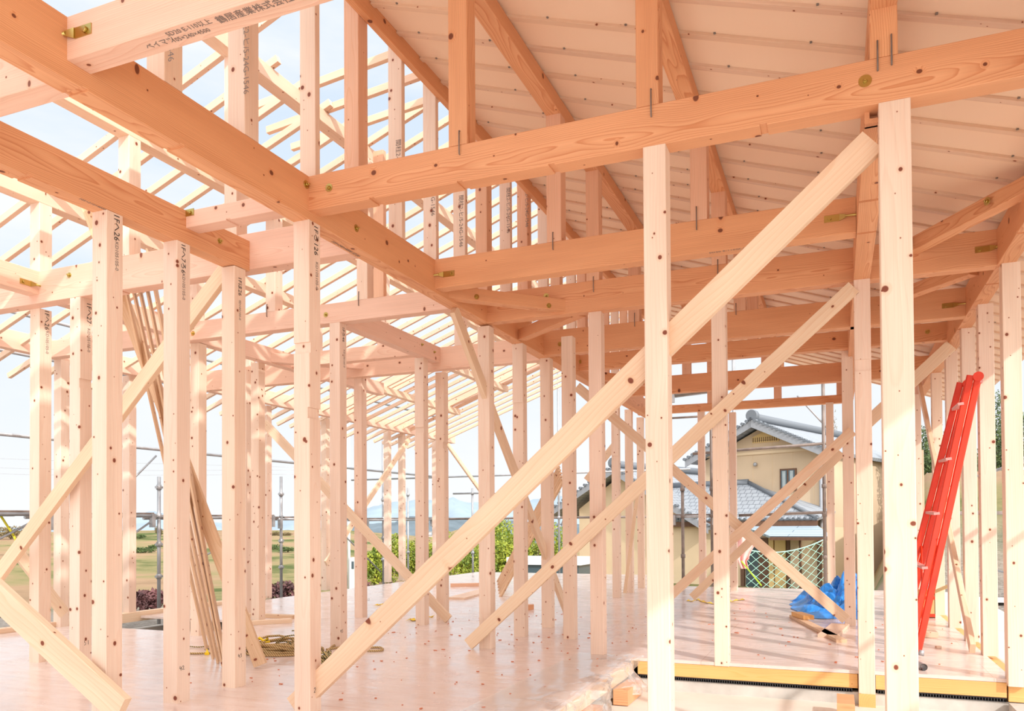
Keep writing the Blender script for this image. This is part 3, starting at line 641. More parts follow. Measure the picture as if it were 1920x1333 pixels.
# ================================================================ LOOSE THINGS ON THE FLOOR
# ---- red folding ladder leaning on the right-hand posts
def ladder():
    root = bpy.data.objects.new('folding_ladder', None); COL.objects.link(root); root.location = (.75, 6.95, 0)
    tag(root, 'red folded stepladder leaning against the right-hand pair of posts', 'ladder')
    bpy.context.view_layer.update()
    bR, tR = at(1727, 1229, 2, .02), at(1843, 702, 1, 6.8)
    bL = at(1696, 1207, 2, .02); tL = at(1822, 716, 1, bL.y-.05)
    for j, (b, t) in enumerate(((bR, tR), (bL, tL))):
        for k, off in enumerate((Vector((0, 0, 0)), Vector((-.056, .0, -.004)))):
            A = b+off; B = t+off
            if j == 1: B = B-(B-A)*.0
            d = (B-A)
            o = bar('front_rail' if k == 0 else 'rear_rail', A, d, (0, 1, 0), d.length, .028, .050, M['red'], ch=.008)
            own(o, root)
            if j == 0 or True:
                bm = bmesh.new(); dd = d.normalized(); cyl(bm, A-dd*.012+Vector((0, .014, .02))*.6, A+dd*.03+Vector((0, .014, .02))*.6, .024, .02, 10)
                own(mesh('rubber_foot', bm, M['steel']), o)
    for i in range(5):
        f = (.12+.195*i) if i < 5 else 1
        for off, nm in ((Vector((0, 0, 0)), 'rung'),):
            a = bR.lerp(tR, f)+Vector((-.104, -.006, .0)); b = bL.lerp(tL, f)+Vector((-.075, -.006, 0))
            bm = bmesh.new(); box(bm, (0, -.02, -.010), ((b-a).length, .02, .010))
            o = mesh('rung', bm, M['pink']); frame(o, a, b-a, (1, 0, .1)); own(o, root)
    bm = bmesh.new(); cyl(bm, tR+Vector((-.03, -.006, -.012)), tR+Vector((-.03, .034, -.012)), .036, seg=16)
    own(mesh('hinge', bm, M['red']), root)
    bm = bmesh.new(); cyl(bm, tL+Vector((-.03, -.006, -.012)), tL+Vector((-.03, .034, -.012)), .036, seg=16)
    own(mesh('hinge', bm, M['red']), root)
    bm = bmesh.new(); box(bm, (0, -.02, -.01), ((tL-tR).length, .02, .01)); o = mesh('top_plate', bm, M['pink']); frame(o, tR+Vector((-.02, 0, -.05)), tL-tR, (1, 0, 0)); own(o, root)
    a = bR.lerp(tR, .42)+Vector((-.062, 0, 0)); b = bR.lerp(tR, .08)+Vector((-.0, .25, 0)); c = bL.lerp(tL, .38)+Vector((-.06, 0, 0))
    bm = tube([a, b, c], .009, 6); own(mesh('spreader', bm, M['red']), root)
ladder()
def board(name, A, B, wd, th, wdir, mat, label, cat='board', group=None):
    """board with its edge line from A to B, width along wdir"""
    A = Vector(A); B = Vector(B)
    return tag(mesh_frame(name, prism((B-A).length, wd, th, .0015), mat, A, B-A, wdir), label, cat, group)
def mesh_frame(name, bm, mat, org, xd, yd):
    o = mesh(name, bm, M[mat] if isinstance(mat, str) else mat); frame(o, org, xd, yd); return o
# ---- boards leaning on the left beam
P = lambda px, py, ax, v: at(px, py, ax, v)
tops = [(236, 540), (250, 540), (262, 540), (276, 540), (292, 540)]
bots = [(388, 1215), (400, 1232), (409, 1240), (418, 1246), (424, 1247)]
lb = ['leftmost of the thin pale boards leaning behind the post marked 42', 'second thin board from the left in the leaning bundle', 'middle board of the leaning bundle on the left', 'fourth board of the leaning bundle, with dark knots', 'broad pale board at the right of the leaning bundle']
for i, (t, b) in enumerate(zip(tops, bots)):
    T = at(*t, 1, 4.32+.012*i); Bm = at(*b, 2, .005)
    dirn = (T-Bm).normalized(); T = T+dirn*.25
    board('leaning_board', Bm, T, .09 if i != 4 else .12, .014, (.55, -.8, 0), 'plank', lb[i], group=None)
T = at(150, 385, 1, 4.36); Bm = at(476, 1252, 2, .005)
board('leaning_board', Bm, T, .095, .03, (.95, .25, 0), 'plank', 'reddish board leaning across behind the post marked 43, its foot by the rope')
# ---- far bundle of laths leaning behind the centre posts
for i in range(6):
    Bm = at(931+i*.8, 1090+i*5.6, 2, .005); T = at(1044+i*1.6, 876+i*5.2, 1, 10.95-.03*i)
    board('lath', Bm, T, .030, .05, (.85, -.2, -.5), 'plank', ['top', 'second', 'third', 'fourth', 'fifth', 'lowest'][i]+' lath of the bundle leaning behind the centre posts', 'board')
# ---- timbers lying on the floor
def lying(name, p, q, wd, th, mat, label, cat='board', z=0.0):
    A = at(*p, 2, z+th); B = at(*q, 2, z+th); A.z = B.z = z
    d = B-A; yd = Vector((-d.y, d.x, 0))
    if yd.y < 0: yd = -yd
    o = mesh_frame(name, prism(d.length, wd, th, .002), mat, A, d, yd)
    if o.matrix_world.to_3x3().col[2].z < 0:
        frame(o, A+yd.normalized()*wd, d, -yd)
    return tag(o, label, cat)
lying('timber_offcut', (845, 1094), (898, 1093), .05, .06, 'stud', 'thin reddish batten lying far back on the floor')
lying('long_board', (838, 1120), (900, 1104), .26, .03, 'rafter', 'wide greyish board lying on the floor behind the centre posts')
lying('timber_offcut', (986, 1136), (1001, 1133), .1, .06, 'beam', 'small reddish block on the floor between the centre posts')
lying('timber_offcut', (452, 1166), (548, 1160), .09, .045, 'brace', 'split pale timber lying behind the post marked 57')
lying('timber_offcut', (452, 1150), (548, 1154), .09, .04, 'plank', 'rough batten lying behind the split pale timber')
def blockat(name, c, dims, rot, mat, label, cat='offcut', z=0):
    bm = prism(dims[0], dims[1], dims[2], .003)
    o = mesh(name, bm, M[mat]); o.matrix_world = Matrix.Translation((c[0], c[1], z)) @ Matrix.Rotation(rot, 4, 'Z') @ Matrix.Translation((-dims[0]/2, -dims[1]/2, 0))
    return tag(o, label, cat)
a = at(1488, 1158, 2, 0); b = at(1578, 1205, 2, 0)
d = b-a; blockat('plywood_strip', ((a+b)/2)[:2], (d.length, .09, .03), math.atan2(d.y, d.x), 'plank', 'layered plywood strip lying in the sun near the blue sheet')
a = at(1487, 1158, 2, 0); b = at(1524, 1170, 2, 0); blockat('wood_offcut', ((a+b)/2)[:2], (.36, .11, .045), math.atan2(b.y-a.y, b.x-a.x), 'sill', 'orange wooden offcut resting on the end of the plywood strip', z=.032)
blockat('wood_offcut', (-.03, 8.15), (.9, .17, .03), 1.45, 'rafter', 'pale board end lying beside the notched post, under the blue sheet')
blockat('wood_offcut', (.66, 8.1), (.33, .2, .05), .05, 'rafter', 'pale block of layered wood behind the foot of the red ladder')
blockat('wood_offcut', (.76, 7.35), (.04, .03, .02), .4, 'rafter', 'tiny pale cube of wood on the floor right of the ladder foot')
# foundation-level blocks
bar('timber_block', (-1.46, 5.43, -.235), (1, 0, 0), (0, 1, 0), .105, .42, .105, M['beam'], 'pinkish square timber block beside the torn vinyl edge', 'block')
bar('timber_block', (-.01, 5.45, -.235), (1, 0, 0), (0, 1, 0), .105, .32, .12, M['beam'], 'pinkish square timber block at the bottom edge left of the notched post', 'block')
bar('timber_block', (-1.50, 4.55, -.235), (1, 0, 0), (0, 1, 0), .10, .40, .105, M['beam'], 'square timber block at the bottom edge, under the vinyl', 'block')
# ---- rope heap
def heap(name, cx, cy, rad, n, r, seed, mat, label, h=.10, bits=None, flat=.55):
    rn = random.Random(seed); pts = []
    a = 0; c = Vector((cx, cy)); R = rad
    for i in range(n):
        ox, oy = rn.uniform(-.35, .35)*rad, rn.uniform(-.25, .25)*rad
        rx, ry = rad*rn.uniform(.35, .85), rad*rn.uniform(.25, .6)*1.0; th = rn.uniform(-.5, .5); zz = rn.uniform(r, h)*(1-i/n*.2)
        for s in range(18):
            t = a+s/18*2*pi; x = rx*cos(t); y = ry*sin(t)
            lift = zz*(.55+.45*sin(t*2+i)) if i > 2 else r
            pts.append((cx+ox+x*cos(th)-y*sin(th), cy+oy+(x*sin(th)+y*cos(th))*flat*1.8, max(r, lift)))
        a += rn.uniform(.3, 1.2)
    # smooth
    for _ in range(2): pts = [pts[0]]+[tuple((pts[i-1][k]+2*pts[i][k]+pts[i+1][k])/4 for k in range(3)) for i in range(1, len(pts)-1)]+[pts[-1]]
    o = mesh(name, tube(pts, r, 6), mat); return tag(o, label, 'rope')
def rope_mat(name, c1, c2):
    m, n, b = newmat(name); t = N(n, 'ShaderNodeTexCoord'); w_ = N(n, 'ShaderNodeTexWave'); w_.inputs['Scale'].default_value = 26; w_.inputs['Distortion'].default_value = 1.5
    w_.bands_direction = 'DIAGONAL'; n.links.new(t.outputs['Object'], w_.inputs[0]); n.links.new(ramp(n, w_.outputs[1], [(.3, c1), (.7, c2)]), b.inputs['Base Color']); b.inputs['Roughness'].default_value = .8; return m
M['rope'] = rope_mat('tan_rope', srgb(150, 118, 70), srgb(205, 175, 125))
M['cord'] = rope_mat('two_tone_cord', srgb(70, 75, 55), srgb(200, 170, 110))
M['yellow'] = plain('yellow_tape', srgb(245, 205, 30), .6)
rp = heap('rope_coil', -4.28, 5.38, .42, 15, .0095, 5, M['rope'], 'heap of tan rope on the floor left of the post marked 28', h=.12)
cdl = heap('rope_coil', -4.22, 5.48, .33, 5, .006, 11, M['cord'], 'dark two-tone cord looping up out of the heap of tan rope', h=.26)
own(mesh('yellow_whipping', tube([at(478, 1203, 1, 5.4), at(487, 1196, 1, 5.4), at(495, 1202, 1, 5.4), at(502, 1197, 1, 5.4), at(490, 1205, 1, 5.4), at(505, 1203, 1, 5.4)], .012, 6), M['yellow']), rp)
rp2 = heap('rope_coil', -3.62, 5.05, .17, 8, .007, 21, M['cord'], 'small tangle of cord just right of the post marked 28', h=.12)
lp = [(-3.72, 5.35), (-3.55, 5.6), (-3.25, 5.75), (-3.05, 5.72), (-2.98, 5.62), (-3.1, 5.55), (-3.35, 5.6), (-3.6, 5.75)]
def smooth(pts, n=6):
    out = []
    for i in range(len(pts)-1):
        p0 = Vector(pts[max(i-1, 0)]); p1 = Vector(pts[i]); p2 = Vector(pts[i+1]); p3 = Vector(pts[min(i+2, len(pts)-1)])
        for k in range(n):
            t = k/n; out.append(.5*((2*p1)+(-p0+p2)*t+(2*p0-5*p1+4*p2-p3)*t*t+(-p0+3*p1-3*p2+p3)*t**3))
    out.append(Vector(pts[-1])); return out
lp3 = [tuple(at(px, py, 2, .008)) for px, py in ((606, 1240), (618, 1216), (640, 1206), (665, 1214), (690, 1220), (716, 1219), (713, 1214), (690, 1214), (650, 1212), (612, 1218))]
tag(mesh('rope_end', tube(smooth(lp3), .0095, 6), M['rope']), 'loose loop of tan rope lying right of the post marked 28', 'rope')
lp4 = [tuple(at(px, py, 2, .008)) for px, py in ((356, 1225), (372, 1225), (392, 1224), (410, 1222), (440, 1219), (462, 1224))]
o = tag(mesh('rope_end', tube(smooth(lp4), .0085, 6), M['rope']), 'tan rope end crossing behind the leaning boards', 'rope')
own(mesh('yellow_whipping', tube([at(386, 1226, 2, .01), at(388, 1219, 2, .03), at(390, 1226, 2, .01)], .012, 6), M['yellow']), o)
lp5 = [tuple(at(px, py, 2, .008)) for px, py in ((356, 1212), (375, 1213), (395, 1210), (384, 1217), (410, 1214), (450, 1208))]
tag(mesh('rope_end', tube(smooth(lp5), .005, 6), M['cord']), 'dark cord end crossing behind the leaning boards', 'rope')
# yellow tape on the floor
for pts, lb_ in ((((1288, 1126), (1300, 1127), (1308, 1124), (1318, 1128), (1332, 1131), (1345, 1132), (1358, 1130), (1372, 1127), (1384, 1125), (1396, 1124)), 'yellow tape lying on the floor before the house side'),
                 (((703, 1135), (712, 1134), (722, 1133), (728, 1136), (718, 1138)), 'yellow tape scrap behind the long brace, left of centre'),
                 (((765, 1163), (772, 1161), (780, 1163), (800, 1158), (812, 1156)), 'yellow cord at the foot of the post with brown notches')):
    P3 = smooth([tuple(at(px, py, 2, .006)) for px, py in pts], 4); bm = bmesh.new(); prev = None
    for i, p in enumerate(P3):
        a = bm.verts.new(p+Vector((0, -.045, .004))); b = bm.verts.new(p+Vector((0, .045, .004+.012*sin(i*1.7))))
        if prev: bm.faces.new((prev[0], prev[1], b, a))
        prev = (a, b)
    r_ = bmesh.ops.extrude_face_region(bm, geom=list(bm.faces)); bmesh.ops.translate(bm, verts=[v for v in r_['geom'] if isinstance(v, bmesh.types.BMVert)], vec=(0, 0, -.002))
    tag(mesh('yellow_tape', bm, M['yellow']), lb_, 'tape')
# ---- steel pipe offcut
bm = bmesh.new(); p0 = at(1723, 1246, 2, .024); p1 = at(1734, 1252, 2, .024); d = (p1-p0).normalized()
p1 = p0+d*.11; cyl(bm, p0, p1, .024, seg=18, cap=False); cyl(bm, p1, p0, .020, seg=18, cap=False)
tag(mesh('pipe_offcut', bm, M['steel']), 'short steel pipe offcut lying on the floor by the ladder foot', 'pipe')
# ---- blue sheet
def crumple(name, x0, x1, y0, y1, nx, ny, hf, mat, label, cat, shape=None, thick=.003):
    bm = bmesh.new(); g = [[None]*(ny+1) for _ in range(nx+1)]
    for i in range(nx+1):
        for j in range(ny+1):
            u, v = i/nx, j/ny; x = x0+(x1-x0)*u; y = y0+(y1-y0)*v
            if shape: x, y = shape(u, v, x, y)
            g[i][j] = bm.verts.new((x, y, hf(u, v, x, y)))
    for i in range(nx):
        for j in range(ny): bm.faces.new((g[i][j], g[i+1][j], g[i+1][j+1], g[i][j+1]))
    o = mesh(name, bm, mat)
    md = o.modifiers.new('s', 'SOLIDIFY'); md.thickness = thick
    return tag(o, label, cat)
from mathutils import noise as mn
M['blue'] = plain('blue_sheet', (.02, .27, .80), .38, 0, .5, noise=.25, nscale=5)
def hb(u, v, x, y):
    n1 = abs(mn.noise(Vector((x*3.6+2, y*2.6, 1))))*.42+abs(mn.noise(Vector((x*9, y*7, 4))))*.16
    env = max(0, min(1, (u-.05)*1.6))**.8*max(0, min(1, v*3))
    return .008+env*(n1*.9+.13*u+.10*v)
def sb(u, v, x, y):
    e = .12*mn.noise(Vector((u*4, v*5, 9)))
    return x+e+(.5-v)*.18*(1-u), y+.3*mn.noise(Vector((u*5, v*3, 3)))+(1-u)*.0
crumple('blue_sheet', -.50, .33, 9.25, 11.3, 46, 60, hb, M['blue'], 'crumpled blue plastic sheet heaped behind the notched post', 'sheet', sb)
# ---- cardboard box
def cardbox():
    root = bpy.data.objects.new('cardboard_box', None); COL.objects.link(root); root.location = (.83, 9.85, 0)
    tag(root, 'open cardboard box with a red band behind the red ladder', 'box'); bpy.context.view_layer.update()
    cb = plain('cardboard', srgb(205, 170, 115), .8, noise=.05); ci = plain('cardboard_inside', srgb(165, 120, 75), .85)
    bm = bmesh.new()
    for lo, hi in (((.62, 9.7, .002), (.98, 9.706, .27)), ((.62, 10.0, .002), (.98, 10.006, .27)), ((.62, 9.7, .002), (.626, 10.0, .27)), ((.974, 9.7, .002), (.98, 10.0, .27)), ((.62, 9.7, .002), (.98, 10.0, .008))): box(bm, lo, hi)
    own(mesh('carton', bm, cb), root)
    for A, B, C_ in (((.98, 9.7, .27), (0, 1, 0), (.9, 0, .45)), ((.62, 9.7, .27), (1, 0, 0), (0, -.95, .3))):
        o = mesh_frame('flap', prism(.3, .17, .004, .001), cb, A, A and B, C_); own(o, root)
    bm = bmesh.new(); box(bm, (.621, 9.697, .20), (.979, 9.699, .235)); box(bm, (.621, 9.697, .01), (.979, 9.699, .045))
    own(mesh('red_band', bm, M['red']), root)
    text(root, 'Lumi', (.66, 9.699, .12), (1, 0, 0), (0, 0, 1), .09, 'stamp', 'printed_word')
cardbox()
# ---- vinyl sheet over the edge of the raised floor
def vinyl_material():
    m, n, b = newmat('clear_vinyl'); n.nodes.remove(b)
    o = [x for x in n.nodes if x.type == 'OUTPUT_MATERIAL'][0]
    tr = N(n, 'ShaderNodeBsdfTransparent'); tr.inputs[0].default_value = (.97, .96, .95, 1)
    gl = N(n, 'ShaderNodeBsdfGlossy'); gl.inputs['Roughness'].default_value = .18; gl.inputs['Color'].default_value = (.95, .95, .95, 1)
    df = N(n, 'ShaderNodeBsdfDiffuse'); df.inputs[0].default_value = (.85, .80, .76, 1)
    lw = N(n, 'ShaderNodeLayerWeight'); lw.inputs[0].default_value = .35
    a = N(n, 'ShaderNodeMixShader'); a.inputs[0].default_value = .45; n.links.new(gl.outputs[0], a.inputs[1]); n.links.new(df.outputs[0], a.inputs[2])
    c = N(n, 'ShaderNodeMixShader'); n.links.new(mathn(n, 'MULTIPLY_ADD', lw.outputs['Facing'], .55), c.inputs[0]); c.inputs[0].links[0].from_node.inputs[2].default_value = .20
    n.links.new(tr.outputs[0], c.inputs[1]); n.links.new(a.outputs[0], c.inputs[2]); n.links.new(c.outputs[0], o.inputs[0]); return m
M['vinyl'] = vinyl_material()
def vinyl():
    bm = bmesh.new(); nx, ny = 34, 110; g = []
    for j in range(ny+1):
        y = 2.6+(6.11-2.6)*j/ny; row = []
        for i in range(nx+1):
            s = i/nx*.72   # across: .46 on the floor then over the edge
            wr = mn.noise(Vector((s*5, y*6, 2)))*.035+abs(mn.noise(Vector((s*11, y*13, 7))))*.035
            if s < .46: x = -1.93+s; z = .004+max(0, wr)*max(0, (s-.12))*2.2
            else:
                t = s-.46; x = -1.465+.035+wr*1.6+(.09*sin(y*8)+.07*mn.noise(Vector((y*14, t*6, 5))))*min(1, t*5)*.9; z = .014-t*.85*(1+.25*mn.noise(Vector((y*1.7, 0, 1))))+.012*mn.noise(Vector((y*8, t*9, 1)))
            row.append(bm.verts.new((x, y, z)))
        g.append(row)
    for j in range(ny):
        for i in range(nx): bm.faces.new((g[j][i], g[j][i+1], g[j+1][i+1], g[j+1][i])).smooth = True
    tag(mesh('vinyl_sheet', bm, M['vinyl']), 'clear wrinkled vinyl sheet draped over the edge of the raised floor', 'sheet')
vinyl()
# ---- sawdust and chips
bm = bmesh.new(); rn = random.Random(9)
for i in range(230):
    if rn.random() < .75: x, y = rn.uniform(-4.2, -1.6), rn.uniform(3.8, 9)
    else: x, y = rn.uniform(-1.3, .95), rn.uniform(6.3, 10)
    r = rn.uniform(.002, .006)*(1.7 if rn.random() < .08 else 1); a = rn.uniform(0, pi); l = r*rn.uniform(1, 2.6)
    c, s = cos(a), sin(a); v = [bm.verts.new((x+p*c*l-q*s*r, y+p*s*l+q*c*r, z)) for z in (.0005, .004+r*.3) for p, q in ((-1, -1), (1, -1), (1, 1), (-1, 1))]
    for f in ((4, 5, 6, 7), (0, 1, 5, 4), (1, 2, 6, 5), (2, 3, 7, 6), (3, 0, 4, 7)): bm.faces.new([v[k] for k in f])
tag(mesh('wood_chips', bm, plain('chip', srgb(205, 120, 85), .9)), 'small reddish wood chips scattered over the floor', 'chips', kind='stuff')
# ================================================================ SCAFFOLDING OUTSIDE
def pipe(name, pts, r, label, mat='steel', cat='scaffold pipe', group=None, couplers=()):
    bm = bmesh.new()
    for a, b in zip(pts, pts[1:]): cyl(bm, a, b, r, seg=8)
    o = tag(mesh(name, bm, M[mat]), label, cat, group)
    for c in couplers:
        bm = bmesh.new(); c = Vector(c); cyl(bm, c-Vector((0, 0, .035)), c+Vector((0, 0, .035)), r*1.45, seg=8); box(bm, c-Vector((.02, .055, .015)), c+Vector((.02, .055, .015)))
        own(mesh('coupler', bm, M[mat]), o)
    return o
XS = -8.8
for z, lb_ in ((2.07, 'long grey scaffold rail beyond the left posts, at head height'), (3.03, 'grey scaffold rail just under the left rafter tails'), (3.50, 'highest grey scaffold rail on the left, crossing the sky between rafters')):
    pipe('scaffold_rail', [(XS, 2.5, z), (XS, 17.0, z+.15)], .022, lb_)
def deck(name, A, B, wd, label):
    A = Vector(A); B = Vector(B); d = B-A; n = Vector((-d.y, d.x, 0)).normalized()*wd
    root = mesh_frame(name, prism(d.length, wd, .045, .003), 'rust', A, d, n); tag(root, label, 'scaffold deck')
    for s in (0, 1):
        p = [A+n*s+Vector((0, 0, -.0)), B+n*s]
        bm = bmesh.new(); cyl(bm, p[0], p[1], .022, seg=8); own(mesh('edge_tube', bm, M['steel']), root)
    for f in (.02, .98):
        bm = bmesh.new(); c = A.lerp(B, f)+n*.0; box(bm, c+Vector((-.03, -.03, -.16)), c+Vector((.03, .03, .03))); own(mesh('hook', bm, M['steel']), root)
    return root
for i, (y0, y1) in enumerate(((4.2, 6.62), (6.75, 8.35), (8.55, 10.9), (11.0, 13.6), (13.7, 16.6))):
    deck('scaffold_deck', (XS+.02, y0, 1.17), (XS+.02, y1, 1.20), .42, ['first', 'second', 'third', 'fourth', 'fifth'][i]+' scaffold deck from the left edge, seen edge on at eye level')
for i, y in enumerate((8.45, 11.1, 14.41, 16.8)):
    pipe('scaffold_standard', [(XS, y, -.5), (XS, y, 1.75 if i == 0 else (2.9 if i == 2 else 1.9))], .024, ['galvanised scaffold standard behind the post marked 42', 'scaffold standard hidden behind the post marked 28', 'scaffold standard left of the outer post with a slit', 'scaffold standard at the far left corner'][i], couplers=[(XS, y, .35), (XS, y, .8), (XS, y, 1.2), (XS, y, 1.6)])
for i, (y0, z0, y1, z1) in enumerate(((6.62, 1.14, 5.4, .55), (8.35, 1.14, 7.5, .66), (7.9, 1.6, 8.4, 2.04), (10.8, 1.14, 9.3, .6), (12.6, 1.1, 14.3, .1))):
    pipe('scaffold_strut', [(XS, y0, z0), (XS, y1, z1)], .014, ['thin strut under the first scaffold deck at the left edge', 'thin strut under the second scaffold deck', 'thin strut rising to the head-height rail', 'thin strut under the third scaffold deck', 'dark strut falling to the ground behind the slim post'][i])
YB = 17.3
pipe('scaffold_rail', [(-11.5, YB, 2.24), (-2.9, YB, 2.24)], .022, 'far scaffold rail across the back, above the mountains')
pipe('scaffold_rail', [(-8.6, YB, 1.83), (-7.2, YB, 1.83)], .022, 'short far scaffold rail over the mountain ridge')
pipe('scaffold_rail', [(-11.5, YB, 1.22), (-2.9, YB, 1.22)], .026, 'far scaffold rail across the back at eye level', 'rust')
for i, (px, z1) in enumerate(((765, 2.0), (886, 1.95), (1048, 4.6), (1183, 3.2))):
    x = at(px, 960, 1, YB)[0]
    pipe('scaffold_standard', [(x, YB, -1), (x, YB, z1)], .026, ['back scaffold standard between two outer posts at the centre', 'back scaffold standard left of the post at the foot of the lower brace', 'tall back scaffold standard behind the golden post', 'back scaffold standard behind the far post with orange knots'][i], couplers=[(x, YB, .4), (x, YB, 1.22), (x, YB, 1.83)])
pipe('scaffold_strut', [tuple(at(1060, 962, 1, YB)), tuple(at(1052, 985, 1, YB)), tuple(at(1030, 1000, 1, YB))], .014, 'small strut under the back rail by the golden post')
YR = 15.0
def rx(px, y=YR): return at(px, 960, 1, y)[0]
for i, (px, z1, mt) in enumerate(((1280, 1.9, 'rust'), (1335, 4.6, 'rust'), (1378, 4.2, 'steel'), (1546, 4.4, 'rust'))):
    pipe('scaffold_standard', [(rx(px), YR, -.5), (rx(px), YR, z1)], .03, ['short brown scaffold standard in front of the annex roof', 'brown scaffold standard behind the post on the orange sill', 'slim grey scaffold standard right of the post on the orange sill', 'brown scaffold standard at the right edge of the house'][i], mt, couplers=[(rx(px), YR, .45), (rx(px), YR, 1.2), (rx(px), YR, 1.7)])
deck('scaffold_deck', (rx(1262), YR, 1.19), (rx(1340), YR, 1.19), .4, 'brown scaffold deck in front of the beige annex wall')
pipe('scaffold_rail', [(rx(1385), YR, 1.20), (rx(1560), YR, 1.24)], .026, 'brown scaffold rail crossing in front of the low tiled roof', 'rust')
pipe('scaffold_rail', [(rx(1300), YR, 2.36), (rx(1552), YR, 2.45)], .026, 'brown scaffold rail crossing the gable of the house', 'rust')
pipe('scaffold_strut', [tuple(at(1495, 742, 1, YR)), tuple(at(1556, 808, 1, YR))], .016, 'thin steel strut falling across the sky above the house roof')
pipe('scaffold_rail', [(rx(1262), YR, 3.05), (rx(1345), YR, 3.05)], .02, 'brown mesh walkway seen edge on under the thin cross beam', 'rust')
deck('scaffold_deck', (rx(1262), YR, 3.5), (rx(1345), YR, 3.55), .3, 'dark scaffold deck seen above the thin cross beam')
# right side outside the post row
pipe('scaffold_rail', [(2.1, 2.0, 1.72), (2.1, 14.5, 1.78)], .022, 'grey scaffold rail outside the right-hand posts')
pipe('scaffold_rail', [(2.1, 2.0, .35), (2.1, 14.5, .35)], .022, 'low grey scaffold rail outside the right-hand posts')
pipe('scaffold_strut', [(2.1, 9.2, 1.75+1.1), (2.1, 7.2, .35)], .02, 'pale slanting scaffold strut at the right edge')
for i, y in enumerate((3.0, 6.9, 10.6, 13.2)):
    pipe('scaffold_standard', [(2.1, y, -.45), (2.1, y, 3.4)], .024, ['nearest', 'second', 'third', 'farthest'][i]+' scaffold standard outside the right-hand post row', couplers=[(2.1, y, .35), (2.1, y, 1.74)])
st = bar('grade_stake', at(1729, 1120, 1, 13.9)*1, (0, 0, 1), (1, 0, 0), 2.3, .05, .04, M['rafter'], 'pale wooden grade stake just right of the tallest post', 'stake')
# ================================================================ HOUSE NEXT DOOR
K = 1.62
U = Vector((.931, -.365, 0)); V = Vector((.365, .931, 0))
H0 = CAMP + (Vector((-1.68, 22.23, -.55))-CAMP)*K
def hs(s, t, z): return H0 + U*s + V*t + Vector((0, 0, z))
def hz(z): return (z-1.014)*K+1.014 - H0.z      # from first-scale z to height above H0
M['wall'] = plain('beige_siding', srgb(206, 180, 150), .8, noise=.03, nscale=1.5)
M['wall2'] = plain('cream_wall', srgb(222, 196, 162), .8, noise=.03, nscale=1.5)
def tiles(name, c1, c2, sx, sy):
    m, n, b = newmat(name); t = N(n, 'ShaderNodeTexCoord')
    br = N(n, 'ShaderNodeTexBrick'); br.inputs['Scale'].default_value = 1; br.inputs['Brick Width'].default_value = sx; br.inputs['Row Height'].default_value = sy; br.inputs['Mortar Size'].default_value = .022; br.inputs['Mortar Smooth'].default_value = .6
    br.inputs['Color1'].default_value = (*c1, 1); br.inputs['Color2'].default_value = (*tuple(x*.9 for x in c1), 1); br.inputs['Mortar'].default_value = (*c2, 1)
    n.links.new(t.outputs['UV'], br.inputs[0]); n.links.new(br.outputs[0], b.inputs['Base Color']); b.inputs['Roughness'].default_value = .6
    bp = N(n, 'ShaderNodeBump'); bp.inputs['Strength'].default_value = .8; bp.inputs['Distance'].default_value = .04; n.links.new(br.outputs[0], bp.inputs['Height']); n.links.new(bp.outputs[0], b.inputs['Normal']); return m
M['tile'] = tiles('grey_roof_tile', srgb(158, 163, 170), srgb(112, 117, 124), .28, .26)
M['metalroof'] = tiles('blue_grey_metal_roof', srgb(170, 186, 198), srgb(110, 125, 138), 9, .22)
M['barge'] = plain('grey_barge_board', srgb(150, 152, 158), .6, noise=.08)
M['darkwood'] = plain('dark_timber', srgb(110, 78, 58), .7, noise=.15)
M['glass'] = plain('window_glass', srgb(70, 88, 96), .08, 0, .9)
M['curtain'] = plain('curtain', srgb(170, 180, 182), .9, noise=.1)
M['louvre'] = plain('cream_louvre', srgb(222, 188, 128), .7)
def poly(name, pts, mat, parent, thick=.12, uv=None):
    """flat panel with thickness; pts are world points, extruded against the normal"""
    bm = bmesh.new(); P_ = [Vector(p) for p in pts]
    n = (P_[1]-P_[0]).cross(P_[2]-P_[0]).normalized()
    a = [bm.verts.new(p) for p in P_]; b = [bm.verts.new(p-n*thick) for p in P_]
    f = bm.faces.new(a); bm.faces.new(b[::-1])
    for i in range(len(a)): bm.faces.new((a[i], b[i], b[(i+1) % len(a)], a[(i+1) % len(a)]))
    if uv:
        L = bm.loops.layers.uv.new('UVMap'); ax, ay = uv
        for fc in bm.faces:
            for l in fc.loops: l[L].uv = (l.vert.co.dot(ax), l.vert.co.dot(ay))
    bmesh.ops.recalc_face_normals(bm, faces=bm.faces)
    return own(mesh(name, bm, mat), parent)
def hbox(name, s0, s1, t0, t1, z0, z1, mat, parent):
    bm = bmesh.new(); v = [bm.verts.new(hs(s, t, z)) for s in (s0, s1) for t in (t0, t1) for z in (z0, z1)]
    for f in ((0, 1, 3, 2), (4, 6, 7, 5), (0, 4, 5, 1), (2, 3, 7, 6), (0, 2, 6, 4), (1, 5, 7, 3)): bm.faces.new([v[i] for i in f])
    bmesh.ops.recalc_face_normals(bm, faces=bm.faces)
    return own(mesh(name, bm, mat), parent)
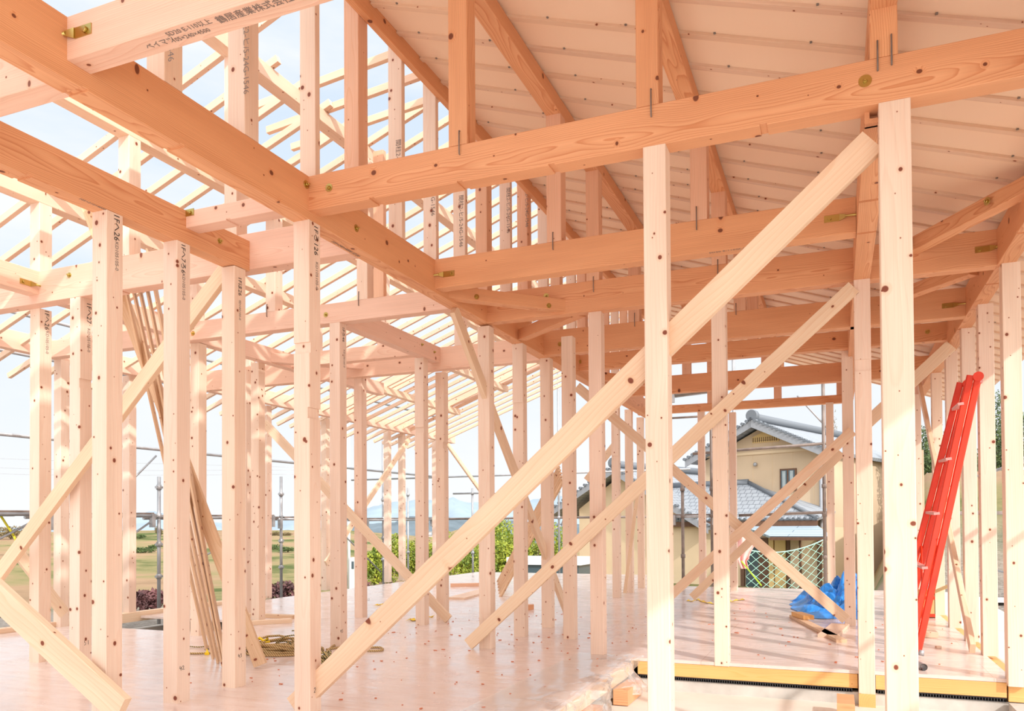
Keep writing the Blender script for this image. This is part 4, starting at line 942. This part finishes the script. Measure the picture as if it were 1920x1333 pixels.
def gable_roof(root, sa, za, sl, zl_, sr, zr_, t0, t1, mat, th=.16):
    """ridge at sa,za; eaves left (sl,zl) and right (sr,zr); t0..t1 along the ridge"""
    for s, z, nm in ((sr, zr_, 'r'), (sl, zl_, 'l')):
        sd_ = (hs(s, 0, z)-hs(sa, 0, za)).normalized()
        q = [hs(sa, t0, za), hs(s, t0, z), hs(s, t1, z), hs(sa, t1, za)]
        if nm == 'l': q = q[::-1]
        poly('tiled_slope', q, mat, root, th, (V, sd_))
        # barge board
        e = .05
        qq = [hs(sa, t0-e, za+.02), hs(s, t0-e, z+.02), hs(s, t0-e, z-.30), hs(sa, t0-e, za-.30)]
        poly('barge_board', qq, M['barge'], root, .05)
        r_ = [hs(sa, t0-.02, za+.06), hs(s, t0-.02, z+.06)]
        bm = bmesh.new(); n_ = 16
        for i in range(n_+1):
            c = r_[0].lerp(r_[1], i/n_); cyl(bm, c-U*.0+V*-.12, c+V*.1, .07, seg=8)
        own(mesh('edge_tiles', bm, M['tile']), root)
    bm = bmesh.new()
    a, b = hs(sa, t0-.05, za+.16), hs(sa, t1, za+.16)
    cyl(bm, a, b, .17, seg=12); cyl(bm, a-V*.02+Vector((0, 0, .05)), a+V*.25+Vector((0, 0, .05)), .25, seg=14)
    own(mesh('ridge_tiles', bm, M['tile']), root)
def house():
    root = bpy.data.objects.new('house', None); COL.objects.link(root); root.location = H0
    tag(root, 'beige two-storey house with grey tiled gable roof seen between the posts', 'house'); bpy.context.view_layer.update()
    sa = -.21*K; L, R = -2.1*K, 1.51*K; zA = hz(3.62); zw = hz(2.62)
    ze = hz(2.86)
    # main body, gable wall faces the building site
    bm = bmesh.new(); pr_ = [(L, -.8), (R, -.8), (R, zA-(R-sa)*.46), (sa, zA), (L, zA-(sa-L)*.46)]
    a = [bm.verts.new(hs(s, 0, z)) for s, z in pr_]; b = [bm.verts.new(hs(s, 9, z)) for s, z in pr_]
    bm.faces.new(a); bm.faces.new(b[::-1])
    for i in range(5): bm.faces.new((a[i], b[i], b[(i+1) % 5], a[(i+1) % 5]))
    bmesh.ops.recalc_face_normals(bm, faces=bm.faces)
    own(mesh('wall', bm, M['wall']), root)
    for s in [L+.9*i for i in range(1, 7)]: hbox('siding_joint', s, s+.012, -.012, 0, -.5, zA-abs(s-sa)*.46-.1, M['wall2'], root)
    zr0 = hz(3.80); gable_roof(root, sa, zr0, -2.17*K-.1, zr0-(sa+2.17*K+.1)*.47, 1.72*K, zr0-(1.72*K-sa)*.47, -.75, 9.6, M['tile'])
    # louvre in the gable
    hbox('gable_louvre', -.42*K, .33*K, -.05, .02, hz(3.24), hz(3.30), M['louvre'], root)
    poly('gable_louvre', [hs(-.42*K, -.05, hz(3.28)), hs(.33*K, -.05, hz(3.28)), hs(.33*K, -.05, hz(3.36)), hs(-.05*K, -.05, hz(3.55)), hs(-.42*K, -.05, hz(3.40))], M['louvre'], root, .05)
    for i in range(12): hbox('louvre_slat', (-.40+.06*i)*K, (-.385+.06*i)*K, -.07, -.05, hz(3.26), hz(3.38), M['darkwood'], root)
    hbox('string_course', L, R, -.06, 0, hz(2.93), hz(3.0), M['wall2'], root)
    # window
    w0, w1, za, zb = .35*K, .80*K, hz(1.90), hz(2.50)
    f = hbox('window', w0, w1, -.07, .0, za, zb, M['darkwood'], root)
    for i in (0, 1):
        a_ = w0+.06+i*(w1-w0-.06)/2; p = hbox('pane', a_, a_+(w1-w0)/2-.1, -.085, -.07, za+.07, zb-.07, M['glass'], root); own(p, f)
        c = hbox('curtain', a_+.06, a_+(w1-w0)/2-.16, -.09, -.086, za+.1, zb-.1, M['curtain'], root); own(c, f)
    # downpipe, lamp
    bm = bmesh.new(); cyl(bm, hs(R-.1, -.08, -.5), hs(R-.1, -.08, hz(2.6)), .07); own(mesh('downpipe', bm, M['barge']), root)
    bm = bmesh.new(); bmesh.ops.create_uvsphere(bm, u_segments=12, v_segments=8, radius=.09, matrix=Matrix.Translation(hs(-.33*K, -.1, hz(2.66)))); own(mesh('vent_cap', bm, M['steel']), root)
    # low front roof (tiled, hipped at the right) and metal porch roof
    T = -1.9*K/1.62; T2 = T-1.0
    def q(px, py, t):
        """(s, height) of a photo point on the plane parallel to the gable wall at offset t"""
        d = ray(px, py); O = H0+V*t; p = CAMP+d*((O-CAMP).dot(V)/d.dot(V)); return ((p-H0).dot(U), p.z-H0.z)
    s0, zt = q(1404, 906, 0); s1, ze2 = q(1531, 972, T); sL = q(1262, 906, 0)[0]
    sd_ = (hs(0, T, ze2)-hs(0, 0, zt)).normalized()
    poly('low_tiled_roof', [hs(sL, 0, zt), hs(sL, T, ze2), hs(s1, T, ze2), hs(s0, 0, zt)], M['tile'], root, .12, (U, sd_))
    poly('low_tiled_roof', [hs(s0, 0, zt), hs(s1, T, ze2), hs(s1, 0.0, ze2+.3)], M['tile'], root, .12, (V, sd_))
    bm = bmesh.new(); cyl(bm, hs(s0, 0, zt+.03), hs(s1, T, ze2+.05), .09); own(mesh('hip_tiles', bm, M['tile']), root)
    bm = bmesh.new(); cyl(bm, hs(sL, 0, zt+.05), hs(s0, 0, zt+.05), .14); own(mesh('hip_tiles', bm, M['tile']), root)
    bm = bmesh.new()
    for i in range(34):
        s = sL+i*(s1-sL)/33; cyl(bm, hs(s, T-.04, ze2), hs(s, T+.15, ze2+.05), .06, seg=8)
    own(mesh('eave_tiles', bm, M['tile']), root)
    hbox('fascia', sL, s1, T+.02, T+.1, ze2-.30, ze2-.08, M['darkwood'], root)
    sa_, zp0 = q(1410, 985, T+.1); sb_, zp1 = q(1444, 1005, T2); sc_, _z = q(1561, 1003, T2); sd1, _z = q(1532, 985, T+.1)
    poly('porch_roof', [hs(sa_-.5, T+.1, zp0), hs(sb_, T2, zp1), hs(sc_, T2, zp1), hs(sd1, T+.1, zp0)], M['metalroof'], root, .1, (U, (hs(0, T2, zp1)-hs(0, T, zp0)).normalized()))
    hbox('porch_gutter', sb_, sc_, T2-.05, T2+.05, zp1-.16, zp1-.04, M['darkwood'], root)
    # ground floor wall under the low roof, shutters and posts
    W_ = T+.35
    def qs(px): return q(px, 1040, W_)[0]
    hbox('wall', sL, qs(1559), W_, 0, -.9, zp0-.1, M['wall2'], root)
    for a_, b__, m_ in ((1400, 1424, 'glass'), (1424, 1442, 'darkwood'), (1443, 1452, 'louvre'), (1455, 1475, 'louvre'), (1477, 1483, 'darkwood'), (1484, 1500, 'wall'), (1501, 1503, 'darkwood'), (1534, 1541, 'darkwood'), (1390, 1397, 'darkwood')):
        hbox('shutter' if m_ in ('wall', 'louvre', 'glass') else 'porch_post', qs(a_), qs(b__), W_-.1, W_-.01, -.7, zp1-.1, M[m_], root)
    # unit on the eave side at the far left
    return root
house()
def annex():
    K_ = K; root = bpy.data.objects.new('annex', None); COL.objects.link(root); root.location = hs(-4.0*K, -1, 0)
    tag(root, 'low beige annex with tiled roof and grey barge boards, left of the house', 'house'); bpy.context.view_layer.update()
    t = -1.0*K
    sa, za = -4.04*K, hz(2.72); sl, zl_ = -6.73*K, hz(1.36); sr, zr_ = -.96*K, hz(.99)
    bm = bmesh.new(); pr_ = [(-5.65*K, -.8), (-1.05*K, -.8), (-1.05*K, hz(1.05)), (sa, za-.3), (-5.65*K, hz(1.55))]
    a = [bm.verts.new(hs(s, t, z)) for s, z in pr_]; b = [bm.verts.new(hs(s, t+8, z)) for s, z in pr_]
    bm.faces.new(a); bm.faces.new(b[::-1])
    for i in range(5): bm.faces.new((a[i], b[i], b[(i+1) % 5], a[(i+1) % 5]))
    bmesh.ops.recalc_face_normals(bm, faces=bm.faces)
    own(mesh('wall', bm, M['wall2']), root)
    gable_roof(root, sa, za, sl, zl_, sr, zr_, t-.7, t+8, M['tile'])
annex()
# net along the plot edge
def net():
    A = at(1398, 1030, 1, 17.5); B = at(1548, 1010, 1, 18.5); bm = bmesh.new(); h = 1.15; n = 8
    M['net'] = plain('green_net', srgb(165, 215, 195), .7)
    dz = Vector((0, 0, 1)); d = B-A
    def Pn(u, v): return A+d*u-dz*(h*v)+dz*(-.16*4*u*(1-u)*(1-v))
    for i in range(-6, n):
        pts = [Pn((i+v*6)/n, v) for v in [k/12 for k in range(13)] if 0 <= (i+v*6)/n <= 1]
        if len(pts) > 1: tube(pts, .0065, 4, bm)
        pts = [Pn((i+6-v*6)/n, v) for v in [k/12 for k in range(13)] if 0 <= (i+6-v*6)/n <= 1]
        if len(pts) > 1: tube(pts, .0065, 4, bm)
    tube([Pn(k/12, 0) for k in range(13)], .014, 5, bm)
    tag(mesh('safety_net', bm, M['net']), 'pale green diamond-mesh net hung in front of the porch', 'net')
net()
def cloth():
    c = at(1404, 1010, 1, 16.5); bm = bmesh.new(); nx, ny = 16, 22; g = []
    for i in range(nx+1):
        row = []
        for j in range(ny+1):
            u, v = i/nx, j/ny; wd = .40*(1-.45*v)*(1 if v < .75 else .7)
            row.append(bm.verts.new(c+Vector((-.12+(u-.4)*wd+.04*sin(v*7), .05*sin(u*14+v*3)+.03*mn.noise(Vector((u*5, v*6, 0))), .12-.72*v-(.12*abs(u-.5) if j == 0 else 0)))))
        g.append(row)
    for i in range(nx):
        for j in range(ny): bm.faces.new((g[i][j], g[i+1][j], g[i+1][j+1], g[i][j+1])).smooth = True
    o = mesh('cloth', bm, plain('faded_pink_cloth', srgb(248, 190, 182), .8)); md = o.modifiers.new('s', 'SOLIDIFY'); md.thickness = .006
    tag(o, 'faded pink cloth hanging beside the far thin post in front of the house', 'cloth')
    pipe('marker_rod', [tuple(at(1390, 1052, 1, 16)), tuple(at(1428, 1098, 1, 16))], .014, 'thin lime green rod slanting below the pink cloth', 'lime', 'rod')
M['lime'] = plain('lime_paint', srgb(190, 225, 60), .5)
M['paleyellow'] = plain('yellow_strap', srgb(240, 230, 60), .5)
cloth()
pipe('strap', [tuple(at(2, 968, 0, -8.95)), tuple(at(26, 1005, 0, -8.95)), tuple(at(50, 1060, 0, -8.95))], .013, 'yellow strap hanging under the scaffold deck at the left edge', 'paleyellow', 'strap')
# ================================================================ GROUND, FIELDS, HILLS
def gz(x, y):
    d = math.hypot(x, y); az = math.degrees(math.atan2(x, y))
    z = -.46
    if d > 14: z -= min(1.15, (d-14)*.055)
    n_ = mn.noise(Vector((x*.05, y*.05, 0)))*.5+mn.noise(Vector((x*.2, y*.2, 3)))*.12
    k = max(0, min(1, (-26-az)/8))           # left sector: slope rising in the distance
    if d > 26: z += k*min(2.3, (d-26)*.03)*1.0 + n_*.4*min(1, (d-26)/20)
    kr = max(0, min(1, (az-2.0)/3))*max(0, min(1, (48-az)/10))          # bank on the right
    if d > 17: z += kr*min(4.2, (d-17)*.30)+kr*n_*.5
    m_ = max(0, min(1, (az+26)/3))*max(0, min(1, (0-az)/3))
    if d > 60: z -= m_*min(30, (d-60)*.06)
    if d > 170: z -= k*(d-170)*.05
    if d < 14: z += .02*mn.noise(Vector((x*2, y*2, 1)))
    return z
def ground_material():
    m, n, b = newmat('fields'); t = N(n, 'ShaderNodeTexCoord')
    z = N(n, 'ShaderNodeTexNoise'); z.inputs['Scale'].default_value = .09; z.inputs['Detail'].default_value = 9; z.inputs['Roughness'].default_value = .62; n.links.new(t.outputs['Object'], z.inputs[0])
    c = ramp(n, z.outputs[0], [(.40, srgb(88, 98, 56)), (.46, srgb(142, 132, 92)), (.55, srgb(166, 136, 108)), (.68, srgb(122, 102, 78))])
    g = N(n, 'ShaderNodeTexNoise'); g.inputs['Scale'].default_value = 9; g.inputs['Detail'].default_value = 10; g.inputs['Roughness'].default_value = .8; n.links.new(t.outputs['Object'], g.inputs[0])
    gc = ramp(n, g.outputs[0], [(.3, srgb(90, 84, 78)), (.5, srgb(150, 141, 132)), (.7, srgb(190, 182, 172))])
    sp = N(n, 'ShaderNodeVectorMath', operation='LENGTH'); n.links.new(t.outputs['Object'], sp.inputs[0])
    k = ramp(n, mathn(n, 'DIVIDE', sp.outputs['Value'], 60), [(.30, (0, 0, 0)), (.42, (1, 1, 1))])
    n.links.new(mixc(n, k, gc, c), b.inputs['Base Color']); b.inputs['Roughness'].default_value = .95; b.inputs['Specular IOR Level'].default_value = .1
    bp = N(n, 'ShaderNodeBump'); bp.inputs['Strength'].default_value = .9; bp.inputs['Distance'].default_value = .05; n.links.new(g.outputs[0], bp.inputs['Height']); n.links.new(bp.outputs[0], b.inputs['Normal']); return m
bm = bmesh.new(); rings = []; NA = 260
ds = [0, 3, 6, 8, 10, 12, 14, 16, 18, 20, 23, 26, 30, 34, 39, 45, 52, 60, 70, 82, 95, 110, 130, 155, 185, 230, 300, 420, 700, 1200]
for d in ds:
    rings.append([bm.verts.new((d*sin(radians(-100+200*i/NA)), d*cos(radians(-100+200*i/NA)), gz(d*sin(radians(-100+200*i/NA)), d*cos(radians(-100+200*i/NA))))) for i in range(NA+1)])
for A_, B_ in zip(rings, rings[1:]):
    for i in range(NA):
        if A_[i].co == A_[i+1].co: 
            try: bm.faces.new((A_[i], B_[i+1], B_[i]))
            except ValueError: pass
        else: bm.faces.new((A_[i], A_[i+1], B_[i+1], B_[i])).smooth = True
bmesh.ops.remove_doubles(bm, verts=bm.verts, dist=.0001)
# keep the ground out of the building footprint
dele = [f for f in bm.faces if all(-7.6 < v.co.x < 1.05 and -2 < v.co.y < 16.3 for v in f.verts)]
bmesh.ops.delete(bm, geom=dele, context='FACES')
bmesh.ops.recalc_face_normals(bm, faces=bm.faces)
g = mesh('ground', bm, ground_material()); tag(g, 'gravel, dry grass and green fields around the site', kind='structure')
# distant mountains: ridged terrain strips with real depth
def mountains(name, d, depth, prof, mat, label):
    bm = bmesh.new(); NA = 240; rows = []
    for j in range(9):
        f = j/8; row = []
        for i in range(NA+1):
            px = -200+2400*i/NA; dr = ray(px, 984); dr.z = 0; dr.normalize()
            top = prof(px); r = d+depth*(f-.5)*2
            hgt = top*max(0, 1-abs(f-.55)/.55)**.8
            hgt += 0 if f in (0, 1) else top*.10*mn.noise(Vector((px*.02, f*4, d)))+top*.04*mn.noise(Vector((px*.08, f*9, d)))
            p = CAMP+dr*r; row.append(bm.verts.new((p.x, p.y, -60+hgt*d/1000)))
        rows.append(row)
    for A_, B_ in zip(rows, rows[1:]):
        for i in range(NA): bm.faces.new((A_[i], A_[i+1], B_[i+1], B_[i])).smooth = True
    bmesh.ops.recalc_face_normals(bm, faces=bm.faces)
    return tag(mesh(name, bm, mat), label, 'mountain')
def interp(tab):
    def f(x):
        for (a, b), (c, d) in zip(tab, tab[1:]):
            if a <= x <= c: return b+(d-b)*(x-a)/(c-a)
        return tab[0][1] if x < tab[0][0] else tab[-1][1]
    return f
def pxh(y, d): return ((984-y)/1489.8*d+60)*1000/d
M['hill1'] = plain('hazed_forested_hill', (.15, .185, .21), 1, 0, 0, noise=.2, nscale=.02)  # blue-grey of distance haze is mixed into the forest base colour
M['hill2'] = plain('hazed_far_hill', (.28, .345, .40), 1, 0, 0, noise=.1, nscale=.01)  # paler still: thicker air haze painted into the base colour
p1 = interp([(-200, pxh(985, 3000)), (0, pxh(980, 3000)), (60, pxh(975, 3000)), (130, pxh(972, 3000)), (240, pxh(952, 3000)), (280, pxh(948, 3000)), (400, pxh(968, 3000)), (480, pxh(975, 3000)), (520, pxh(960, 3000)), (560, pxh(958, 3000)), (640, pxh(952, 3000)), (680, pxh(940, 3000)), (720, pxh(936, 3000)), (780, pxh(926, 3000)), (850, pxh(922, 3000)), (900, pxh(932, 3000)), (980, pxh(930, 3000)), (1060, pxh(918, 3000)), (1110, pxh(912, 3000)), (1180, pxh(935, 3000)), (1400, pxh(955, 3000)), (2200, pxh(970, 3000))])
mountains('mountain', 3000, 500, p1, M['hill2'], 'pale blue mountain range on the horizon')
p2 = interp([(-200, pxh(1000, 1500)), (200, pxh(985, 1500)), (300, pxh(978, 1500)), (500, pxh(986, 1500)), (640, pxh(975, 1500)), (800, pxh(958, 1500)), (900, pxh(962, 1500)), (1000, pxh(970, 1500)), (1150, pxh(975, 1500)), (1300, pxh(990, 1500)), (2200, pxh(990, 1500))])
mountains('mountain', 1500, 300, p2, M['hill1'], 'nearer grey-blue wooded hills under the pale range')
# town: small white buildings at the foot of the hills
def town():
    rn = random.Random(4); i = 0
    spots = [(512, 998), (521, 1001), (530, 998), (538, 1003), (517, 1006), (527, 1008), (545, 1006), (700, 1010), (712, 1018), (735, 1012), (742, 1020), (395, 1002), (402, 1008), (452, 996), (798, 1000), (806, 1006)]
    for px, py in spots:
        dr = ray(px, py); D = 420+rn.uniform(-30, 60); c = CAMP+dr*(D/ dr.dot(fw))
        wd, dp, h = rn.uniform(3, 7), 5, rn.uniform(2, 3.6)
        bm = bmesh.new(); box(bm, (c.x-wd/2, c.y-dp/2, c.z-h), (c.x+wd/2, c.y+dp/2, c.z+h*.3))
        o = mesh('town_building', bm, M['white'])
        bm = bmesh.new(); box(bm, (c.x-wd/2-.3, c.y-dp/2-.3, c.z+h*.3), (c.x+wd/2+.3, c.y+dp/2+.3, c.z+h*.3+.4)); own(mesh('flat_roof', bm, M['barge']), o)
        side = 'behind the post marked 57' if px < 560 and px > 480 else ('left of the outer posts near the centre' if px > 600 and px < 780 else ('far behind the leaning boards' if px < 480 else 'right of the post with brown notches'))
        tag(o, 'tiny white town building in the distance, '+side, 'building', 'white town buildings '+side)
town()
# tree crowns of leaf quads
def leafmat(name, a, b_):
    m, n, b = newmat(name); t = N(n, 'ShaderNodeTexCoord'); z = N(n, 'ShaderNodeTexNoise'); z.inputs['Scale'].default_value = 2.2; z.inputs['Detail'].default_value = 5; n.links.new(t.outputs['Object'], z.inputs[0])
    n.links.new(ramp(n, z.outputs[0], [(.35, a), (.65, b_)]), b.inputs['Base Color']); b.inputs['Roughness'].default_value = .6; b.inputs['Specular IOR Level'].default_value = .3
    return m
M['leafY'] = leafmat('citrus_leaf', srgb(80, 105, 35), srgb(160, 165, 55))
M['leafG'] = leafmat('evergreen_leaf', srgb(50, 70, 38), srgb(98, 112, 62))
M['leafB'] = leafmat('autumn_leaf', srgb(95, 82, 55), srgb(130, 114, 78))
M['heath'] = leafmat('dark_red_shrub', srgb(70, 45, 45), srgb(130, 85, 85))
M['bark'] = plain('bark', srgb(95, 75, 58), .9, noise=.2)
def crown(bm, c, r, n, ls, rn):
    for _ in range(n):
        v = Vector((rn.gauss(0, 1), rn.gauss(0, 1), rn.gauss(0, 1))).normalized()
        k = rn.uniform(.55, 1)**.5
        p = c+Vector((v.x*r[0], v.y*r[1], v.z*r[2]))*k*(1+.25*mn.noise(v*2.3+c))
        a = Vector((rn.gauss(0, 1), rn.gauss(0, 1), rn.gauss(0, 1))).normalized(); b = a.orthogonal().normalized()
        s = ls*rn.uniform(.6, 1.3)
        bm.faces.new([bm.verts.new(p+a*s*x+b*s*.6*y) for x, y in ((-1, 0), (0, -1), (1, 0), (0, 1))])
def tree(px, py_top, py_bot, dist, wpx, mat, label, seed, n=1500, name='tree', cat='tree', trunk=True, group=None):
    rn = random.Random(seed); dr = ray(px, 984); dr = dr/dr.dot(fw)
    top = CAMP+ray(px, py_top)*dist; bot = CAMP+ray(px, py_bot)*dist; w_ = wpx/1489.8*dist/2
    root = bpy.data.objects.new(name, None); COL.objects.link(root); root.location = (bot.x, bot.y, bot.z)
    tag(root, label, cat, group); bpy.context.view_layer.update()
    bot = Vector((bot.x, bot.y, gz(bot.x, bot.y)-.03)); root.location = bot; bpy.context.view_layer.update()
    h = max(.4, top.z-bot.z); bm = bmesh.new()
    c = Vector((bot.x, bot.y, bot.z+h*(.56 if trunk else .5)))
    for q in range(7):
        o = Vector((rn.uniform(-.5, .5)*w_, rn.uniform(-.5, .5)*w_, rn.uniform(-.22, .25)*h)); crown(bm, c+o, (w_*.62, w_*.62, h*.30), n//7, max(.05, .045*w_*1.3), rn)
    own(mesh('foliage', bm, mat), root)
    bm = bmesh.new(); cyl(bm, (bot.x, bot.y, bot.z-.5), (bot.x, bot.y, bot.z+h*.55), .05*w_+.04, .02, 8)
    for q in range(4): 
        a = rn.uniform(0, 2*pi); cyl(bm, (bot.x, bot.y, bot.z+h*.25), (bot.x+cos(a)*w_*.5, bot.y+sin(a)*w_*.5, bot.z+h*.7), .025*w_+.02, .01, 6)
    own(mesh('trunk', bm, M['bark']), root)
    return root
CT = [(702, 1020, 1064, 32, 34, 'young citrus tree left of the outer post with a slit'), (733, 1008, 1068, 33, 40, 'citrus tree behind the outer post with a slit'), (772, 1015, 1066, 34, 44, 'citrus tree behind the back scaffold standard at centre'), (826, 1008, 1068, 33, 46, 'citrus tree behind the post at the foot of the falling brace'), (868, 1012, 1070, 30, 50, 'citrus tree under the longest brace'),
      (893, 1008, 1066, 34, 44, 'citrus tree left of the post at the foot of the lower brace'), (944, 980, 1062, 36, 44, 'taller green citrus tree between two centre posts'), (958, 1002, 1070, 30, 60, 'yellow-green citrus bush in front of the taller one'), (1003, 992, 1064, 33, 46, 'bright citrus tree between the cracked and pinkish posts'), (1044, 988, 1056, 34, 44, 'bright citrus tree left of the golden post')]
for i, (px, a, b_, D, wp, lb_) in enumerate(CT): tree(px, a, b_, D, wp*1.75, M['leafY'], lb_, 30+i, 3000)
HT = [(1735, 800, 905, 36, 95, 'leafG', 'evergreen trees on the bank behind the thin right posts'), (1752, 850, 960, 33, 60, 'leafG', 'bushy evergreen on the bank right of the grade stake'), (1812, 850, 960, 34, 70, 'leafG', 'dark evergreen on the bank behind the ladder'), (1872, 748, 800, 38, 42, 'leafG', 'sparse round treetop above the bank at the far right'), (1874, 800, 905, 36, 75, 'leafG', 'dark evergreen on the bank at the far right'), (1925, 780, 920, 36, 90, 'leafG', 'evergreen partly cut by the right edge'),
      (1560, 795, 830, 60, 22, 'leafB', 'small autumn treetop over the house ridge')]
for i, (px, a, b_, D, wp, mt, lb_) in enumerate(HT): tree(px, a, b_, D, wp, M[mt], lb_, 60+i, 2600)
FT = [(20, 985, 1030, 70, 60, 'leafB', 'olive tree clump at the left edge beyond the field'), (62, 1000, 1030, 75, 50, 'leafB', 'olive bush right of the clump at the left edge'), (124, 990, 1060, 70, 34, 'leafG', 'green tree between the two leftmost posts'), (262, 1030, 1060, 75, 26, 'leafG', 'round green bush in the field behind the floor opening'), (292, 1068, 1095, 60, 26, 'leafG', 'low green hedge by the scaffold standard'), (268, 1080, 1110, 55, 50, 'leafG', 'light green shrubs in the field behind the floor opening'), (298, 985, 1020, 80, 16, 'leafB', 'tree beside the scaffold standard in the distance'),
      (512, 1018, 1040, 85, 30, 'leafB', 'brown-green trees in the distance behind the post marked 57'), (535, 1018, 1042, 85, 34, 'leafB', 'brown-green trees just left of the post marked 28'), (515, 1055, 1075, 60, 36, 'leafG', 'green hedge row behind the post marked 57'), (540, 1062, 1085, 55, 40, 'leafG', 'green hedge row just left of the post marked 28')]
for i, (px, a, b_, D, wp, mt, lb_) in enumerate(FT): tree(px, a, b_, D, wp, M[mt], lb_, 90+i, 900, name='bush', cat='bush', trunk=False)
SH = [(285, 1105, 1138, 17, 80, 'dark red ground-cover shrub behind the floor opening'), (20, 1145, 1178, 16, 80, 'dark red ground-cover shrub at the left edge'), (128, 1130, 1160, 17, 40, 'dark red ground-cover shrub between the leftmost posts'), (526, 1090, 1112, 22, 60, 'dark red ground-cover shrub left of the post marked 28'), (668, 1068, 1090, 25, 50, 'dark red ground-cover shrub beside the white cabinet')]
for i, (px, a, b_, D, wp, lb_) in enumerate(SH): tree(px, a, b_, D, wp, M['heath'], lb_, 120+i, 900, name='shrub', cat='shrub', trunk=False)
# white pole and meter cabinet, shed, kerb
x, y = at(654, 984, 1, 21)[:2]
pipe('white_pole', [(x, y, -1), (x, y, 4.6)], .05, 'tall white pole just right of the post marked 45', 'white', 'pole')
bm = bmesh.new(); box(bm, (x+.08, y-.1, -1.0), (x+.36, y+.15, .10)); o = tag(mesh('meter_cabinet', bm, M['white']), 'small white cabinet at the foot of the white pole', 'cabinet')
bm = bmesh.new(); box(bm, (x+.17, y-.115, -.25), (x+.25, y-.1, -.02)); own(mesh('cabinet_window', bm, M['glass']), o)
c0 = CAMP+ray(1000, 1060)*26
bm = bmesh.new(); box(bm, (c0.x-.6, c0.y-.5, c0.z-.9), (c0.x+1.7, c0.y+.8, c0.z+.05)); o = tag(mesh('van', bm, M['glass']), 'dark-windowed white-roofed van seen low behind the cracked post', 'van')
bm = bmesh.new(); box(bm, (c0.x-.7, c0.y-.6, c0.z+.05), (c0.x+1.8, c0.y+.9, c0.z+.28)); own(mesh('van_roof', bm, M['white']), o)
bm = bmesh.new(); box(bm, (c0.x-.62, c0.y-.52, c0.z-.9), (c0.x+1.72, c0.y+.82, c0.z-.55)); own(mesh('van_body', bm, M['barge']), o)
# power lines
for i, (ya, yb, yc) in enumerate(((860, 868, 880), (877, 882, 885), (888, 891, 893))):
    pts = [CAMP+ray(px, yy)*140 for px, yy in ((-60, ya-3), (60, ya+2), (250, yb), (560, yc-4))]
    tag(mesh('power_line', tube(smooth(pts), .03, 4), M['steel']), ['highest', 'middle', 'lowest'][i]+' thin power line in the sky at the left', 'wire')
# blue scrap and planks outside at the right
for i, (px, py, L_, w_, m_, lb_) in enumerate(((1872, 1128, .5, .2, 'white', 'white board lying on the gravel outside at the right'), (1870, 1172, .7, .1, 'sill', 'orange plank lying on the gravel outside at the right'), (1868, 965, 1.3, .1, 'rust', 'brown beam lying across the bank at the right'), (1872, 1100, .4, .3, 'rust', 'grey-brown slab on the gravel beside the right edge'))):
    c = at(px, py, 2, -.42) if py > 1000 else at(px, py, 1, 16)
    blockat('loose_board', (c[0], c[1]), (L_*1.6, w_*2, .06), .3*i, m_, lb_, 'board', z=c[2])
pipe('loose_pipe', [tuple(at(1858, 1140, 2, -.38)), tuple(at(1892, 1166, 2, -.38))], .03, 'grey pipe lying on the gravel outside at the right')
pipe('loose_pipe', [tuple(at(1850, 1191, 2, -.38)), tuple(at(1895, 1192, 2, -.38))], .03, 'thicker pale pipe on the gravel nearest the right edge')
